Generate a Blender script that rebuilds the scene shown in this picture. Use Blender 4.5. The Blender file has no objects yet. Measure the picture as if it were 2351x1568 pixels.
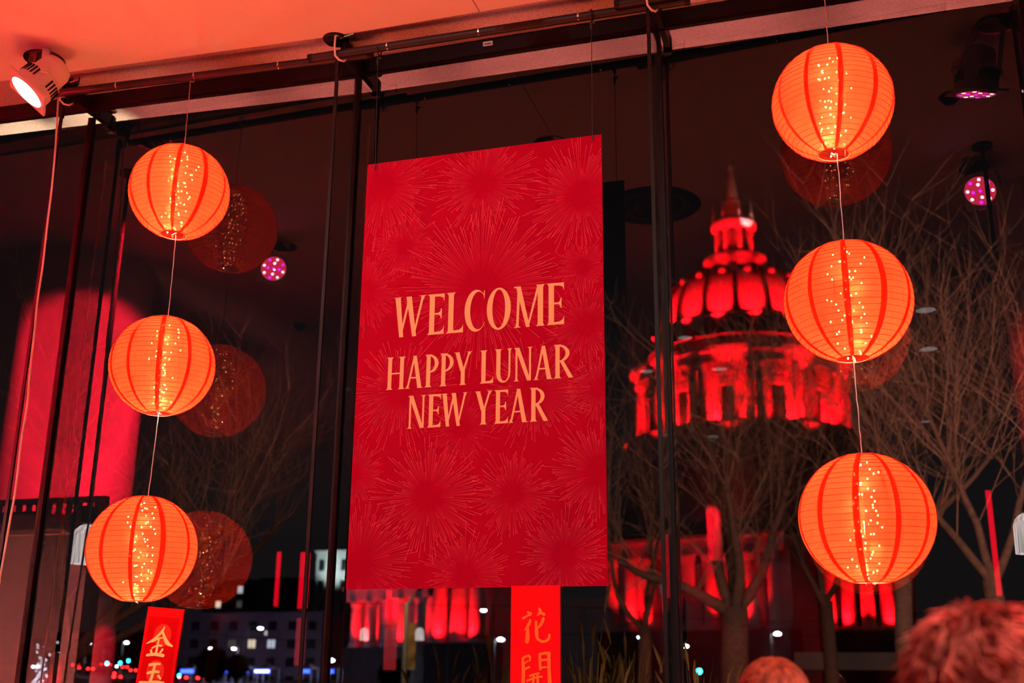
import bpy, bmesh, math, random
from mathutils import Vector, Matrix, Euler
PI = math.pi
sc = bpy.context.scene
C = sc.collection

# ------------------------------------------------------------------ camera
D = 4.6
EYE = Vector((0.0, -D, 1.6))
F = 2578.28 / 2351.0 * 36.0
RT = Vector((0.9558, 0.2938, 0.0100)).normalized()
FW = Vector((-0.2841, 0.9148, 0.2868)); FW = (FW - RT * FW.dot(RT)).normalized()
UPV = RT.cross(FW)
cam_d = bpy.data.cameras.new('camera')
cam_d.lens = F; cam_d.sensor_width = 36.0; cam_d.clip_start = 0.05; cam_d.clip_end = 2000
cam_d.dof.use_dof = True; cam_d.dof.focus_distance = 5.2; cam_d.dof.aperture_fstop = 2.3
cam = bpy.data.objects.new('camera', cam_d); C.objects.link(cam)
M4 = Matrix((RT, UPV, -FW)).transposed().to_4x4(); M4.translation = EYE
cam.matrix_world = M4
sc.camera = cam

# ------------------------------------------------------------------ view, world
sc.view_settings.view_transform = 'Standard'
sc.view_settings.look = 'None'
sc.view_settings.gamma = 1.0
sc.view_settings.use_curve_mapping = False
sc.view_settings.exposure = 0.0
w = bpy.data.worlds.new('night_sky'); sc.world = w; w.use_nodes = True
bg = w.node_tree.nodes['Background']
bg.inputs[0].default_value = (0.50, 0.42, 0.46, 1); bg.inputs[1].default_value = 0.045
# city glow: a little brighter towards the horizon than overhead
wt = w.node_tree; wtc = wt.nodes.new('ShaderNodeTexCoord'); wsx = wt.nodes.new('ShaderNodeSeparateXYZ'); wmr = wt.nodes.new('ShaderNodeMapRange')
wt.links.new(wtc.outputs['Generated'], wsx.inputs[0]); wt.links.new(wsx.outputs['Z'], wmr.inputs[0])
wmr.inputs[1].default_value = 0.15; wmr.inputs[2].default_value = 0.52; wmr.inputs[3].default_value = 0.058; wmr.inputs[4].default_value = 0.010
wt.links.new(wmr.outputs[0], bg.inputs[1])
sc.cycles.max_bounces = 8; sc.cycles.diffuse_bounces = 3; sc.cycles.glossy_bounces = 4
sc.cycles.transmission_bounces = 6; sc.cycles.transparent_max_bounces = 24
sc.cycles.sample_clamp_indirect = 25.0
sc.cycles.caustics_reflective = False; sc.cycles.caustics_refractive = False

def lamp(name, kind, loc, energy, color, aim=None, radius=0.05, cone=None, blend=0.4, size=None, size_y=None, spread=None):
    l = bpy.data.lights.new(name, kind); l.energy = energy; l.color = color
    if kind in ('POINT', 'SPOT'): l.shadow_soft_size = radius
    if kind == 'SPOT': l.spot_size = math.radians(cone); l.spot_blend = blend
    if kind == 'AREA':
        l.shape = 'RECTANGLE'; l.size = size; l.size_y = size_y or size
        if spread: l.spread = math.radians(spread)
    o = bpy.data.objects.new(name, l); o.location = loc
    if aim is not None:
        o.rotation_euler = (Vector(aim) - Vector(loc)).to_track_quat('-Z', 'Y').to_euler()
    C.objects.link(o); return o

G = 0.265           # plane of the window glass; the hanging pipe is at y = 0
CEIL = 4.745
ORANGE = (1.0, 0.128, 0.046)
RED = (1.0, 0.004, 0.02)
ROSE = (1.0, 0.86, 0.76)
# uplighters standing along the window wall and further in, washing the ceiling
for i, (x, y, e) in enumerate(((-5.2, -1.15, 8), (-3.4, -1.15, 16), (-1.6, -1.15, 16), (0.2, -1.15, 12), (2.2, -1.15, 5))):
    lamp('uplighter_lamp', 'AREA', (x, y, 0.42), e, ORANGE, (x, y + 0.1, 5), size=0.95, spread=75)
# added unseen spots behind the camera, washing the banner and the window wall
lamp('front_wash', 'SPOT', (-3.0, -5.6, 4.5), 320, ROSE, (-1.6, 0, 2.9), 0.06, 44, 0.6)
lamp('front_wash', 'SPOT', (-2.6, -5.0, 4.5), 185, ROSE, (-1.5, 0, 2.6), 0.06, 44, 0.6)
lamp('front_wash', 'SPOT', (-3.35, -5.3, 4.5), 430, (1, .84, .55), (-3.1, 0, 1.75), 0.04, 13, 0.6)  # added key on the gold lettered board
# red light on the people and the floor
lamp('red_wash', 'SPOT', (2.3, -5.2, 4.5), 1150, (1, 0.33, 0.27), (0.3, -2.4, 1.6), 0.10, 44, 0.7)

# ------------------------------------------------------------------ helpers
def U(px, py, y):
    d = RT * (px - 1175.5) - UPV * (py - 784.0) + FW * 2578.28
    return EYE + d * ((y - EYE.y) / d.y)
def UZ(px, py, z):
    d = RT * (px - 1175.5) - UPV * (py - 784.0) + FW * 2578.28
    return EYE + d * ((z - EYE.z) / d.z)
def mir(p): return Vector((p.x, 2 * G - p.y, p.z))
def s2l(v):
    v /= 255.0
    return v / 12.92 if v <= 0.04045 else ((v + 0.055) / 1.055) ** 2.4
def rgb(r, g, b): return (s2l(r), s2l(g), s2l(b), 1.0)

def mat(name, col, rough=0.6, metal=0.0, noise=0.0, nscale=20.0, bump=0.0, bscale=60.0, spec=0.5, vcol=None, stretch=None):
    m = bpy.data.materials.new(name); m.use_nodes = True
    nt = m.node_tree; b = nt.nodes['Principled BSDF']
    b.inputs['Base Color'].default_value = (col[0], col[1], col[2], 1)
    b.inputs['Roughness'].default_value = rough; b.inputs['Metallic'].default_value = metal
    b.inputs['Specular IOR Level'].default_value = spec
    if noise > 0 or bump > 0:
        tc = nt.nodes.new('ShaderNodeTexCoord')
    if noise > 0:
        n = nt.nodes.new('ShaderNodeTexNoise'); n.inputs['Scale'].default_value = nscale; n.inputs['Detail'].default_value = 6
        if stretch:
            mp = nt.nodes.new('ShaderNodeMapping'); mp.inputs['Scale'].default_value = stretch
            nt.links.new(tc.outputs['Object'], mp.inputs[0]); nt.links.new(mp.outputs[0], n.inputs['Vector'])
        else: nt.links.new(tc.outputs['Object'], n.inputs['Vector'])
        r = nt.nodes.new('ShaderNodeMapRange'); r.inputs[1].default_value = 0.3; r.inputs[2].default_value = 0.7
        r.inputs[3].default_value = 1 - noise; r.inputs[4].default_value = 1 + noise
        nt.links.new(n.outputs['Fac'], r.inputs[0])
        v = nt.nodes.new('ShaderNodeVectorMath'); v.operation = 'SCALE'; v.inputs[0].default_value = col[:3]
        nt.links.new(r.outputs[0], v.inputs['Scale']); nt.links.new(v.outputs[0], b.inputs['Base Color'])
    if bump > 0:
        n2 = nt.nodes.new('ShaderNodeTexNoise'); n2.inputs['Scale'].default_value = bscale; n2.inputs['Detail'].default_value = 4
        nt.links.new(tc.outputs['Object'], n2.inputs['Vector'])
        bp = nt.nodes.new('ShaderNodeBump'); bp.inputs['Strength'].default_value = bump; bp.inputs['Distance'].default_value = 0.01
        nt.links.new(n2.outputs['Fac'], bp.inputs['Height']); nt.links.new(bp.outputs[0], b.inputs['Normal'])
    if vcol:
        a = nt.nodes.new('ShaderNodeVertexColor'); a.layer_name = vcol
        nt.links.new(a.outputs[0], b.inputs['Base Color'])
    return m

def emis(name, col, strength, sample=False):
    m = bpy.data.materials.new(name); m.use_nodes = True
    nt = m.node_tree; nt.nodes.clear()
    e = nt.nodes.new('ShaderNodeEmission'); e.inputs[0].default_value = (col[0], col[1], col[2], 1); e.inputs[1].default_value = strength
    o = nt.nodes.new('ShaderNodeOutputMaterial'); nt.links.new(e.outputs[0], o.inputs[0])
    if not sample: m.cycles.emission_sampling = 'NONE'
    return m

def glass_mat(name, r0, tint=(1, 1, 1), rough=0.0):
    """clear pane: straight-through view plus a mirror reflection that rises at grazing angles"""
    m = bpy.data.materials.new(name); m.use_nodes = True
    nt = m.node_tree; nt.nodes.clear()
    lw = nt.nodes.new('ShaderNodeLayerWeight'); lw.inputs[0].default_value = 0.5
    p = nt.nodes.new('ShaderNodeMath'); p.operation = 'POWER'; p.inputs[1].default_value = 5.0
    nt.links.new(lw.outputs['Facing'], p.inputs[0])
    mr = nt.nodes.new('ShaderNodeMapRange'); mr.inputs[3].default_value = r0; mr.inputs[4].default_value = 1.0
    nt.links.new(p.outputs[0], mr.inputs[0])
    t = nt.nodes.new('ShaderNodeBsdfTransparent'); t.inputs[0].default_value = (*tint, 1)
    g = nt.nodes.new('ShaderNodeBsdfGlossy'); g.inputs['Roughness'].default_value = rough
    mx = nt.nodes.new('ShaderNodeMixShader'); o = nt.nodes.new('ShaderNodeOutputMaterial')
    nt.links.new(mr.outputs[0], mx.inputs[0]); nt.links.new(t.outputs[0], mx.inputs[1]); nt.links.new(g.outputs[0], mx.inputs[2])
    nt.links.new(mx.outputs[0], o.inputs[0])
    return m

def fabric_mat(name, col, through, glow=0.0):
    """thin lantern nylon: mostly translucent, a little of the view goes straight through the weave"""
    m = bpy.data.materials.new(name); m.use_nodes = True
    nt = m.node_tree; nt.nodes.clear()
    tr = nt.nodes.new('ShaderNodeBsdfTranslucent'); df = nt.nodes.new('ShaderNodeBsdfDiffuse')
    tp = nt.nodes.new('ShaderNodeBsdfTransparent')
    tc = nt.nodes.new('ShaderNodeTexCoord'); n = nt.nodes.new('ShaderNodeTexNoise')
    n.inputs['Scale'].default_value = 9; n.inputs['Detail'].default_value = 5
    mp = nt.nodes.new('ShaderNodeMapping'); mp.inputs['Scale'].default_value = (1, 1, 3)
    nt.links.new(tc.outputs['Object'], mp.inputs[0]); nt.links.new(mp.outputs[0], n.inputs['Vector'])
    r = nt.nodes.new('ShaderNodeMapRange'); r.inputs[1].default_value = 0.3; r.inputs[2].default_value = 0.7
    r.inputs[3].default_value = 0.86; r.inputs[4].default_value = 1.08
    nt.links.new(n.outputs['Fac'], r.inputs[0])
    v = nt.nodes.new('ShaderNodeVectorMath'); v.operation = 'SCALE'; v.inputs[0].default_value = col[:3]
    nt.links.new(r.outputs[0], v.inputs['Scale'])
    nt.links.new(v.outputs[0], tr.inputs[0]); nt.links.new(v.outputs[0], df.inputs[0])
    tp.inputs[0].default_value = (1.0, 0.55, 0.35, 1)
    m1 = nt.nodes.new('ShaderNodeMixShader'); m1.inputs[0].default_value = 0.12
    nt.links.new(tr.outputs[0], m1.inputs[1]); nt.links.new(df.outputs[0], m1.inputs[2])
    m2 = nt.nodes.new('ShaderNodeMixShader'); m2.inputs[0].default_value = through
    nt.links.new(m1.outputs[0], m2.inputs[1]); nt.links.new(tp.outputs[0], m2.inputs[2])
    rf = nt.nodes.new('ShaderNodeBsdfRefraction'); rf.inputs['Color'].default_value = (1.0, 0.42, 0.13, 1); rf.inputs['Roughness'].default_value = 0.72; rf.inputs['IOR'].default_value = 1.25
    m3 = nt.nodes.new('ShaderNodeMixShader'); m3.inputs[0].default_value = glow
    nt.links.new(m2.outputs[0], m3.inputs[1]); nt.links.new(rf.outputs[0], m3.inputs[2])
    o = nt.nodes.new('ShaderNodeOutputMaterial'); nt.links.new(m3.outputs[0], o.inputs[0])
    return m

class MB:
    def __init__(s): s.v = []; s.f = []; s.c = []
    def add(s, vs, fs):
        k = len(s.v); s.v += [tuple(p) for p in vs]; s.f += [tuple(i + k for i in f) for f in fs]; return s
    def box(s, c, d, rot=None):
        x, y, z = d[0] / 2, d[1] / 2, d[2] / 2
        vs = [Vector(p) for p in ((-x, -y, -z), (x, -y, -z), (x, y, -z), (-x, y, -z), (-x, -y, z), (x, -y, z), (x, y, z), (-x, y, z))]
        if rot is not None: vs = [rot @ p for p in vs]
        return s.add([p + Vector(c) for p in vs], [(3, 2, 1, 0), (4, 5, 6, 7), (0, 1, 5, 4), (1, 2, 6, 5), (2, 3, 7, 6), (3, 0, 4, 7)])
    def bar(s, a, b, wd, ht):
        a = Vector(a); b = Vector(b); d = (b - a)
        rot = d.to_track_quat('X', 'Z').to_matrix()
        return s.box((a + b) / 2, (d.length, wd, ht), rot)
    def tube(s, pts, r, n=8, cap=True):
        pts = [Vector(p) for p in pts]; m = len(pts)
        rs = r if isinstance(r, (list, tuple)) else [r] * m
        k = len(s.v); ref = None
        for i, p in enumerate(pts):
            t = (pts[min(i + 1, m - 1)] - pts[max(i - 1, 0)]).normalized()
            if ref is None:
                ref = t.cross(Vector((0, 0, 1)))
                if ref.length < 1e-3: ref = t.cross(Vector((1, 0, 0)))
            ref = (ref - t * ref.dot(t))
            if ref.length < 1e-6: ref = t.orthogonal()
            ref.normalize(); bi = t.cross(ref)
            for j in range(n):
                a = 2 * PI * j / n
                s.v.append(tuple(p + (ref * math.cos(a) + bi * math.sin(a)) * rs[i]))
        for i in range(m - 1):
            for j in range(n):
                j2 = (j + 1) % n
                s.f.append((k + i * n + j, k + i * n + j2, k + (i + 1) * n + j2, k + (i + 1) * n + j))
        if cap:
            s.f.append(tuple(k + j for j in range(n))[::-1]); s.f.append(tuple(k + (m - 1) * n + j for j in range(n)))
        return s
    def lathe(s, prof, n=32, c=(0, 0, 0), cap0=False, cap1=False, rot=None):
        k = len(s.v); m = len(prof); c = Vector(c)
        for (r, z) in prof:
            for j in range(n):
                a = 2 * PI * j / n; p = Vector((r * math.cos(a), r * math.sin(a), z))
                if rot is not None: p = rot @ p
                s.v.append(tuple(c + p))
        for i in range(m - 1):
            for j in range(n):
                j2 = (j + 1) % n
                s.f.append((k + i * n + j, k + i * n + j2, k + (i + 1) * n + j2, k + (i + 1) * n + j))
        if cap0: s.f.append(tuple(k + j for j in range(n))[::-1])
        if cap1: s.f.append(tuple(k + (m - 1) * n + j for j in range(n)))
        return s
    def ell(s, c, r, n=16, m=10, rot=None):
        pr = [(math.sin(PI * i / m) + 1e-5, -math.cos(PI * i / m)) for i in range(m + 1)]
        k = len(s.v); s.lathe(pr, n)
        for i in range(k, len(s.v)):
            p = Vector((s.v[i][0] * r[0], s.v[i][1] * r[1], s.v[i][2] * r[2]))
            if rot is not None: p = rot @ p
            s.v[i] = tuple(p + Vector(c))
        return s
    def poly(s, pts): return s.add(pts, [tuple(range(len(pts)))])
    def build(s, name, m, parent=None, smooth=False, kind=None, bevel=0.0, loc=None, label=None):
        me = bpy.data.meshes.new(name); me.from_pydata(s.v, [], s.f); me.update()
        if smooth: me.polygons.foreach_set('use_smooth', [True] * len(me.polygons))
        me.materials.append(m)
        if s.c:
            a = me.color_attributes.new('print', 'FLOAT_COLOR', 'POINT')
            a.data.foreach_set('color', [x for q in s.c for x in q])
        o = bpy.data.objects.new(name, me); C.objects.link(o)
        if bevel > 0:
            b = o.modifiers.new('bevel', 'BEVEL'); b.width = bevel; b.segments = 2; b.limit_method = 'ANGLE'
        if parent is not None: o.parent = parent
        if loc is not None: o.location = loc
        if kind: o['kind'] = kind
        if label: o['label'] = label
        return o

def tag(o, label, cat, group=None, kind=None):
    o['label'] = label; o['category'] = cat
    if group: o['group'] = group
    if kind: o['kind'] = kind
    return o
def thing(name, label, cat, loc=(0, 0, 0), rot=(0, 0, 0), group=None, kind=None):
    o = bpy.data.objects.new(name, None); o.empty_display_size = 0.1; C.objects.link(o)
    o.location = loc; o.rotation_euler = rot
    return tag(o, label, cat, group, kind)
def copy_tree(o, parent=None):
    c = o.copy(); C.objects.link(c)
    if parent is not None:
        c.parent = parent
    for ch in list(o.children): copy_tree(ch, c)
    return c

# ------------------------------------------------------------------ materials
M = {}
M['ceil'] = mat('ceiling_paint', (0.80, 0.80, 0.78), 0.7, noise=0.02, nscale=3)
M['concrete'] = mat('concrete', (0.42, 0.38, 0.37), 0.85, noise=0.28, nscale=90, bump=0.5, bscale=220)
M['black'] = mat('black_steel', (0.007, 0.005, 0.006), 0.5, spec=0.2)
M['pipe'] = mat('black_pipe', (0.010, 0.006, 0.007), 0.55, metal=0.0, noise=0.3, nscale=60)
M['silicone'] = mat('dark_joint', (0.005, 0.004, 0.004), 0.5, spec=0.2)
M['edge'] = mat('ground_glass_edge', (0.85, 0.75, 0.66), 0.3)
M['floor'] = mat('carpet', (0.16, 0.03, 0.035), 0.95, noise=0.3, nscale=60)
M['wall'] = mat('dark_wall', (0.12, 0.09, 0.09), 0.8, noise=0.1)
M['plaster'] = mat('pale_column', (0.72, 0.68, 0.66), 0.8, noise=0.04, nscale=8)
M['glass'] = glass_mat('window_glass', 0.042, (0.21, 0.205, 0.21)); M['pane_back'] = glass_mat('window_glass_back', 0.0)
M['fin'] = glass_mat('fin_glass', 0.02, (0.93, 0.93, 0.93))
M['white'] = mat('white_enamel', (0.80, 0.74, 0.74), 0.35)
M['steel'] = mat('bright_steel', (0.6, 0.58, 0.56), 0.25, metal=1.0)
M['cord'] = mat('white_cord', (0.85, 0.75, 0.72), 0.6)
M['cable'] = mat('black_cable', (0.015, 0.012, 0.012), 0.5)
# ------------------------------------------------------------------ the room
X0, X1, YB = -13.0, 9.0, -19.0
MB().box(((X0 + X1) / 2, (G + YB) / 2, -0.1), (X1 - X0, G - YB, 0.2)).build('floor', M['floor'], kind='structure')
# ceiling: big painted panels with open joints running away from the window, hung under a dark slab
cl = thing('ceiling', 'white painted ceiling washed orange by uplights', 'ceiling', kind='structure')
MB().box(((X0 + X1) / 2, (YB - 0.03) / 2, CEIL + 0.2), (X1 - X0, -0.03 - YB, 0.06)).build('slab', M['black'], cl)
joints = [X0, -10.4, -7.5, -4.55, -1.605, 1.34, 4.3, X1]
HOLES = [(-3.985, -0.255), (-1.64, -0.92), (0.84, -0.26), (-4.06, -2.03), (0.87, -1.98)]
HR = 0.098
def bend(x): return 0.045 * (max(x, -6.5) + 2.39) if x < -2.39 else 0.0
def cedge(x): return -0.03 + 1.1 * (0.045 * (max(x, -4.55) + 2.39) if x < -2.39 else 0.0)
def panel_with_holes(x0, x1, y0, y1, holes, z, t):
    """flat panel whose round openings are cut out (grid strips around each hole)"""
    b = MB()
    def q(xa, xb, ya, yb):
        if xb - xa > 1e-5 and yb - ya > 1e-5: b.box(((xa + xb) / 2, (ya + yb) / 2, z + t / 2), (xb - xa, yb - ya, t))
    hs = sorted(holes, key=lambda h: h[1]); yc = y0
    for hx, hy in hs:
        s = 0.117
        q(x0, x1, yc, hy - s); q(x0, hx - s, hy - s, hy + s); q(hx + s, x1, hy - s, hy + s)
        n = 32
        for k in range(n):      # annulus between the square and the round hole
            a0, a1 = 2 * PI * k / n, 2 * PI * (k + 1) / n
            def sq(a):
                m = max(abs(math.cos(a)), abs(math.sin(a))); return (hx + s * math.cos(a) / m, hy + s * math.sin(a) / m)
            p0 = (hx + HR * math.cos(a0), hy + HR * math.sin(a0)); p1 = (hx + HR * math.cos(a1), hy + HR * math.sin(a1))
            o0, o1 = sq(a0), sq(a1)
            b.add([(*p0, z), (*p1, z), (*o1, z), (*o0, z), (*p0, z + t), (*p1, z + t)], [(3, 2, 1, 0), (0, 1, 5, 4)])
        yc = hy + s
    q(x0, x1, yc, y1)
    return b
for a, b_ in zip(joints[:-1], joints[1:]):
    hs = [h for h in HOLES if a < h[0] < b_]
    pb = panel_with_holes(a + 0.003, b_ - 0.003, YB, -0.137, hs, CEIL, 0.03)
    cut = [a + 0.003] + [x for x in (-4.55, -2.39) if a + .01 < x < b_ - .01] + [b_ - 0.003]
    for xa, xb in zip(cut[:-1], cut[1:]):
        pb.add([(xa, -0.137, CEIL), (xb, -0.137, CEIL), (xb, cedge(xb), CEIL), (xa, cedge(xa), CEIL), (xa, -0.137, CEIL + .03), (xb, -0.137, CEIL + .03), (xb, cedge(xb), CEIL + .03), (xa, cedge(xa), CEIL + .03)],
               [(3, 2, 1, 0), (4, 5, 6, 7), (0, 1, 5, 4), (2, 3, 7, 6), (0, 4, 7, 3), (1, 2, 6, 5)])
    pb.build('ceiling_panel', M['ceil'], cl)
MB().box(((X0 + X1) / 2, YB - 0.1, 2.4), (X1 - X0, 0.2, 5.2)).build('wall_back', M['wall'], kind='structure')
MB().box((X0 - 0.1, (G + YB) / 2, 2.4), (0.2, G - YB, 5.2)).build('wall_left', M['wall'], kind='structure')
MB().box((X1 + 0.1, (G + YB) / 2, 2.4), (0.2, G - YB, 5.2)).build('wall_right', M['wall'], kind='structure')

# speckled concrete strip that runs from the ceiling edge out over the window head
sof = MB(); zS = 4.765
def yend(x): return 0.45 + (x + 4.65) * 0.062 if x < -2.2 else 0.602 + (x + 2.2) * 0.010
xs = [X0, -6.5, -4, -2.39, 0, 2, X1]
for a, b_ in zip(xs[:-1], xs[1:]):
    ya, yb = max(0.30, yend(max(a, -6))), max(0.30, yend(b_ if b_ < 5 else 5))
    sof.add([(a, -0.10 + bend(a), zS), (b_, -0.10 + bend(b_), zS), (b_, yb, zS), (a, ya, zS), (a, -0.10 + bend(a), zS + .35), (b_, -0.10 + bend(b_), zS + .35), (b_, yb, zS + .35), (a, ya, zS + .35)],
            [(3, 2, 1, 0), (4, 5, 6, 7), (0, 1, 5, 4), (2, 3, 7, 6)])
o = sof.build('trim_1', M['concrete'], kind='structure'); tag(o, 'speckled concrete strip between ceiling edge and window head', 'trim')
# window head rail
hd = thing('trim_2', 'black steel head rail along the top of the glass wall', 'rail', kind='structure')
def run(xs, yc, dy, z0, z1):
    b = MB()
    for x in xs:
        y = yc + bend(x); b.v += [(x, y - dy, z0), (x, y + dy, z0), (x, y + dy, z1), (x, y - dy, z1)]
    n = len(xs)
    for i in range(n - 1):
        for j in range(4): b.f.append((i * 4 + j, (i + 1) * 4 + j, (i + 1) * 4 + (j + 1) % 4, i * 4 + (j + 1) % 4))
    b.f += [(0, 1, 2, 3), tuple((n - 1) * 4 + j for j in (3, 2, 1, 0))]
    return b
run([X0, -6.5, -2.39, X1], G, 0.025, 4.679, 4.762).build('head_rail', M['black'], hd)
run([X0, -6.5, -2.39, X1], G - 0.012, 0.010, 4.665, 4.679).build('glazing_bead', M['silicone'], hd)
p = U(1120, 100, G - 0.026)
MB().box(p, (0.052, 0.002, 0.026)).build('sticker', M['white'], hd, label='small pale paper sticker')
MB().box(p + Vector((0, -0.0015, -0.002)), (0.034, 0.001, 0.005)).build('sticker_print', M['black'], hd)
MB().box(((X0 + X1) / 2, G, 0.03), (X1 - X0, 0.08, 0.06)).build('trim_3', M['black'], kind='structure')

FINS = [-7.4, -5.72, -4.053, -2.38, -0.775, 0.865, 2.51, 4.15]
# panes between the fins
fx = [X0] + FINS + [X1]
for i, (a, b_) in enumerate(zip(fx[:-1], fx[1:])):
    o = MB().box(((a + b_) / 2, G, 2.412), (b_ - a - 0.018, 0.013, 4.70)).build('window_%d' % (i + 1), M['glass'], kind='structure')
    o.data.materials.append(M['pane_back'])
    for f in o.data.polygons: f.material_index = 0 if f.normal.y < -0.5 else 1
    tag(o, 'tall clear glass pane between two glass fins', 'window', 'panes of the glass wall')
# glass fins
pos = ['far left beyond the frame', 'left beyond the frame', 'behind the white cable at left', 'just left of the welcome banner', 'between banner and dome', 'at right beyond the frame', 'far right beyond the frame', 'farthest right']
for i, x in enumerate(FINS):
    t = thing('trim_%d' % (4 + i), 'tall glass fin with black edges, ' + pos[i], 'fin', (x, 0, 0), kind='structure')
    MB().box((0, 0.128, 2.33), (0.012, 0.236, 4.64)).build('glass_blade', M['fin'], t)
    MB().box((0, 0.346, 2.33), (0.012, 0.130, 4.64)).build('outer_blade', M['fin'], t)
    MB().box((0, 0.004, 2.32), (0.017, 0.010, 4.60)).build('front_edge', M['silicone'], t)
    MB().box((0, 0.252, 2.33), (0.030, 0.030, 4.66)).build('glazing_joint', M['silicone'], t)
    MB().box((0, 0.413, 2.24), (0.010, 0.004, 4.46)).build('outer_edge', M['edge'], t)
    MB().box((0.022, 0.23 + bend(x) * .6, 4.705), (0.030, 0.44, 0.080)).build('arm', M['black'], t, bevel=0.003)
    MB().box((0.022, 0.436 + bend(x) * .6, 4.685), (0.042, 0.03, 0.10)).build('arm_end', M['black'], t, bevel=0.003)
    MB().box((0, 0.006, 4.600), (0.020, 0.022, 0.12)).build('fin_clamp', M['black'], t, bevel=0.002)

# ------------------------------------------------------------------ hanging pipes along the window
def pipe(pa, pb, label, ya=0.0, yb=0.0):
    a = U(*pa, ya); b = U(*pb, yb); t = thing('hanging_pipe', label, 'pipe', a, group='black pipes under the ceiling edge')
    d = b - a
    MB().tube([(0, 0, 0), d], 0.0215, 14).build('tube', M['pipe'], t, smooth=False)
    for e in ((0, 0, 0), d):
        e = Vector(e); dn = d.normalized() * 0.012
        MB().tube([e - dn, e + dn], 0.0228, 14).build('end_cap', M['black'], t)
    for k, f in enumerate((0.22, 0.47, 0.73)):
        c = d * f; dn = d.normalized() * 0.004
        MB().tube([c - dn, c + dn], 0.0222, 14).build('tape_band', M['steel'], t)
    return t
pipe((118, 216), (850, 125.5), 'left black pipe lashed above the left lanterns', -0.06, 0.03)
pipe((714, 134), (1578, 1.5), 'middle black pipe carrying the welcome banner cables', -0.012, 0.026)
pipe((1417, 11), (2180, -119), 'right black pipe carrying the right lantern cord', -0.026, 0.02)
# pipe clamps with their pale lashing hooks at the head of each fin
for i, (px, py) in enumerate(((152, 197), (775, 115), (1484, -2))):
    x = U(px, py, 0).x; z = U(px, py, 0).z
    t = thing('pipe_clamp', ['black beam clamp with pale hook beside the white spotlight', 'black beam clamp with pale hook at upper left of banner', 'black beam clamp with pale hook at the top edge of frame'][i], 'clamp', (x, 0, zS), group='clamps holding the pipes')
    MB().lathe([(0.001, -0.032), (0.06, -0.032), (0.068, -0.02), (0.068, -0.012), (0.05, 0.0)], 24, (-0.012, 0, 0)).build('base_plate', M['black'], t, smooth=True)
    MB().box((-0.02, -0.03, -0.035), (0.052, 0.05, 0.055)).build('jaw', M['black'], t, bevel=0.005)
    MB().tube([(0.02, -0.02, -0.03), (0.075, -0.02, -0.022), (0.10, -0.02, -0.018)], 0.006, 8).build('screw', M['steel'], t)
    MB().tube([(0.095, -0.02, -0.052), (0.1, -0.02, -0.018), (0.1, -0.02, -0.005)], 0.004, 6).build('handle', M['black'], t)
    MB().tube([(0.022, -0.040, -0.028), (0.010, -0.052, -0.035), (0.008, -0.050, -0.09), (0.012, -0.045, -0.145), (0.026, -0.028, -0.162), (0.042, -0.006, -0.160), (0.05, 0.012, -0.14)], 0.0055, 8).build('hook', M['cord'], t, smooth=True, label='pale hook')

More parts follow.
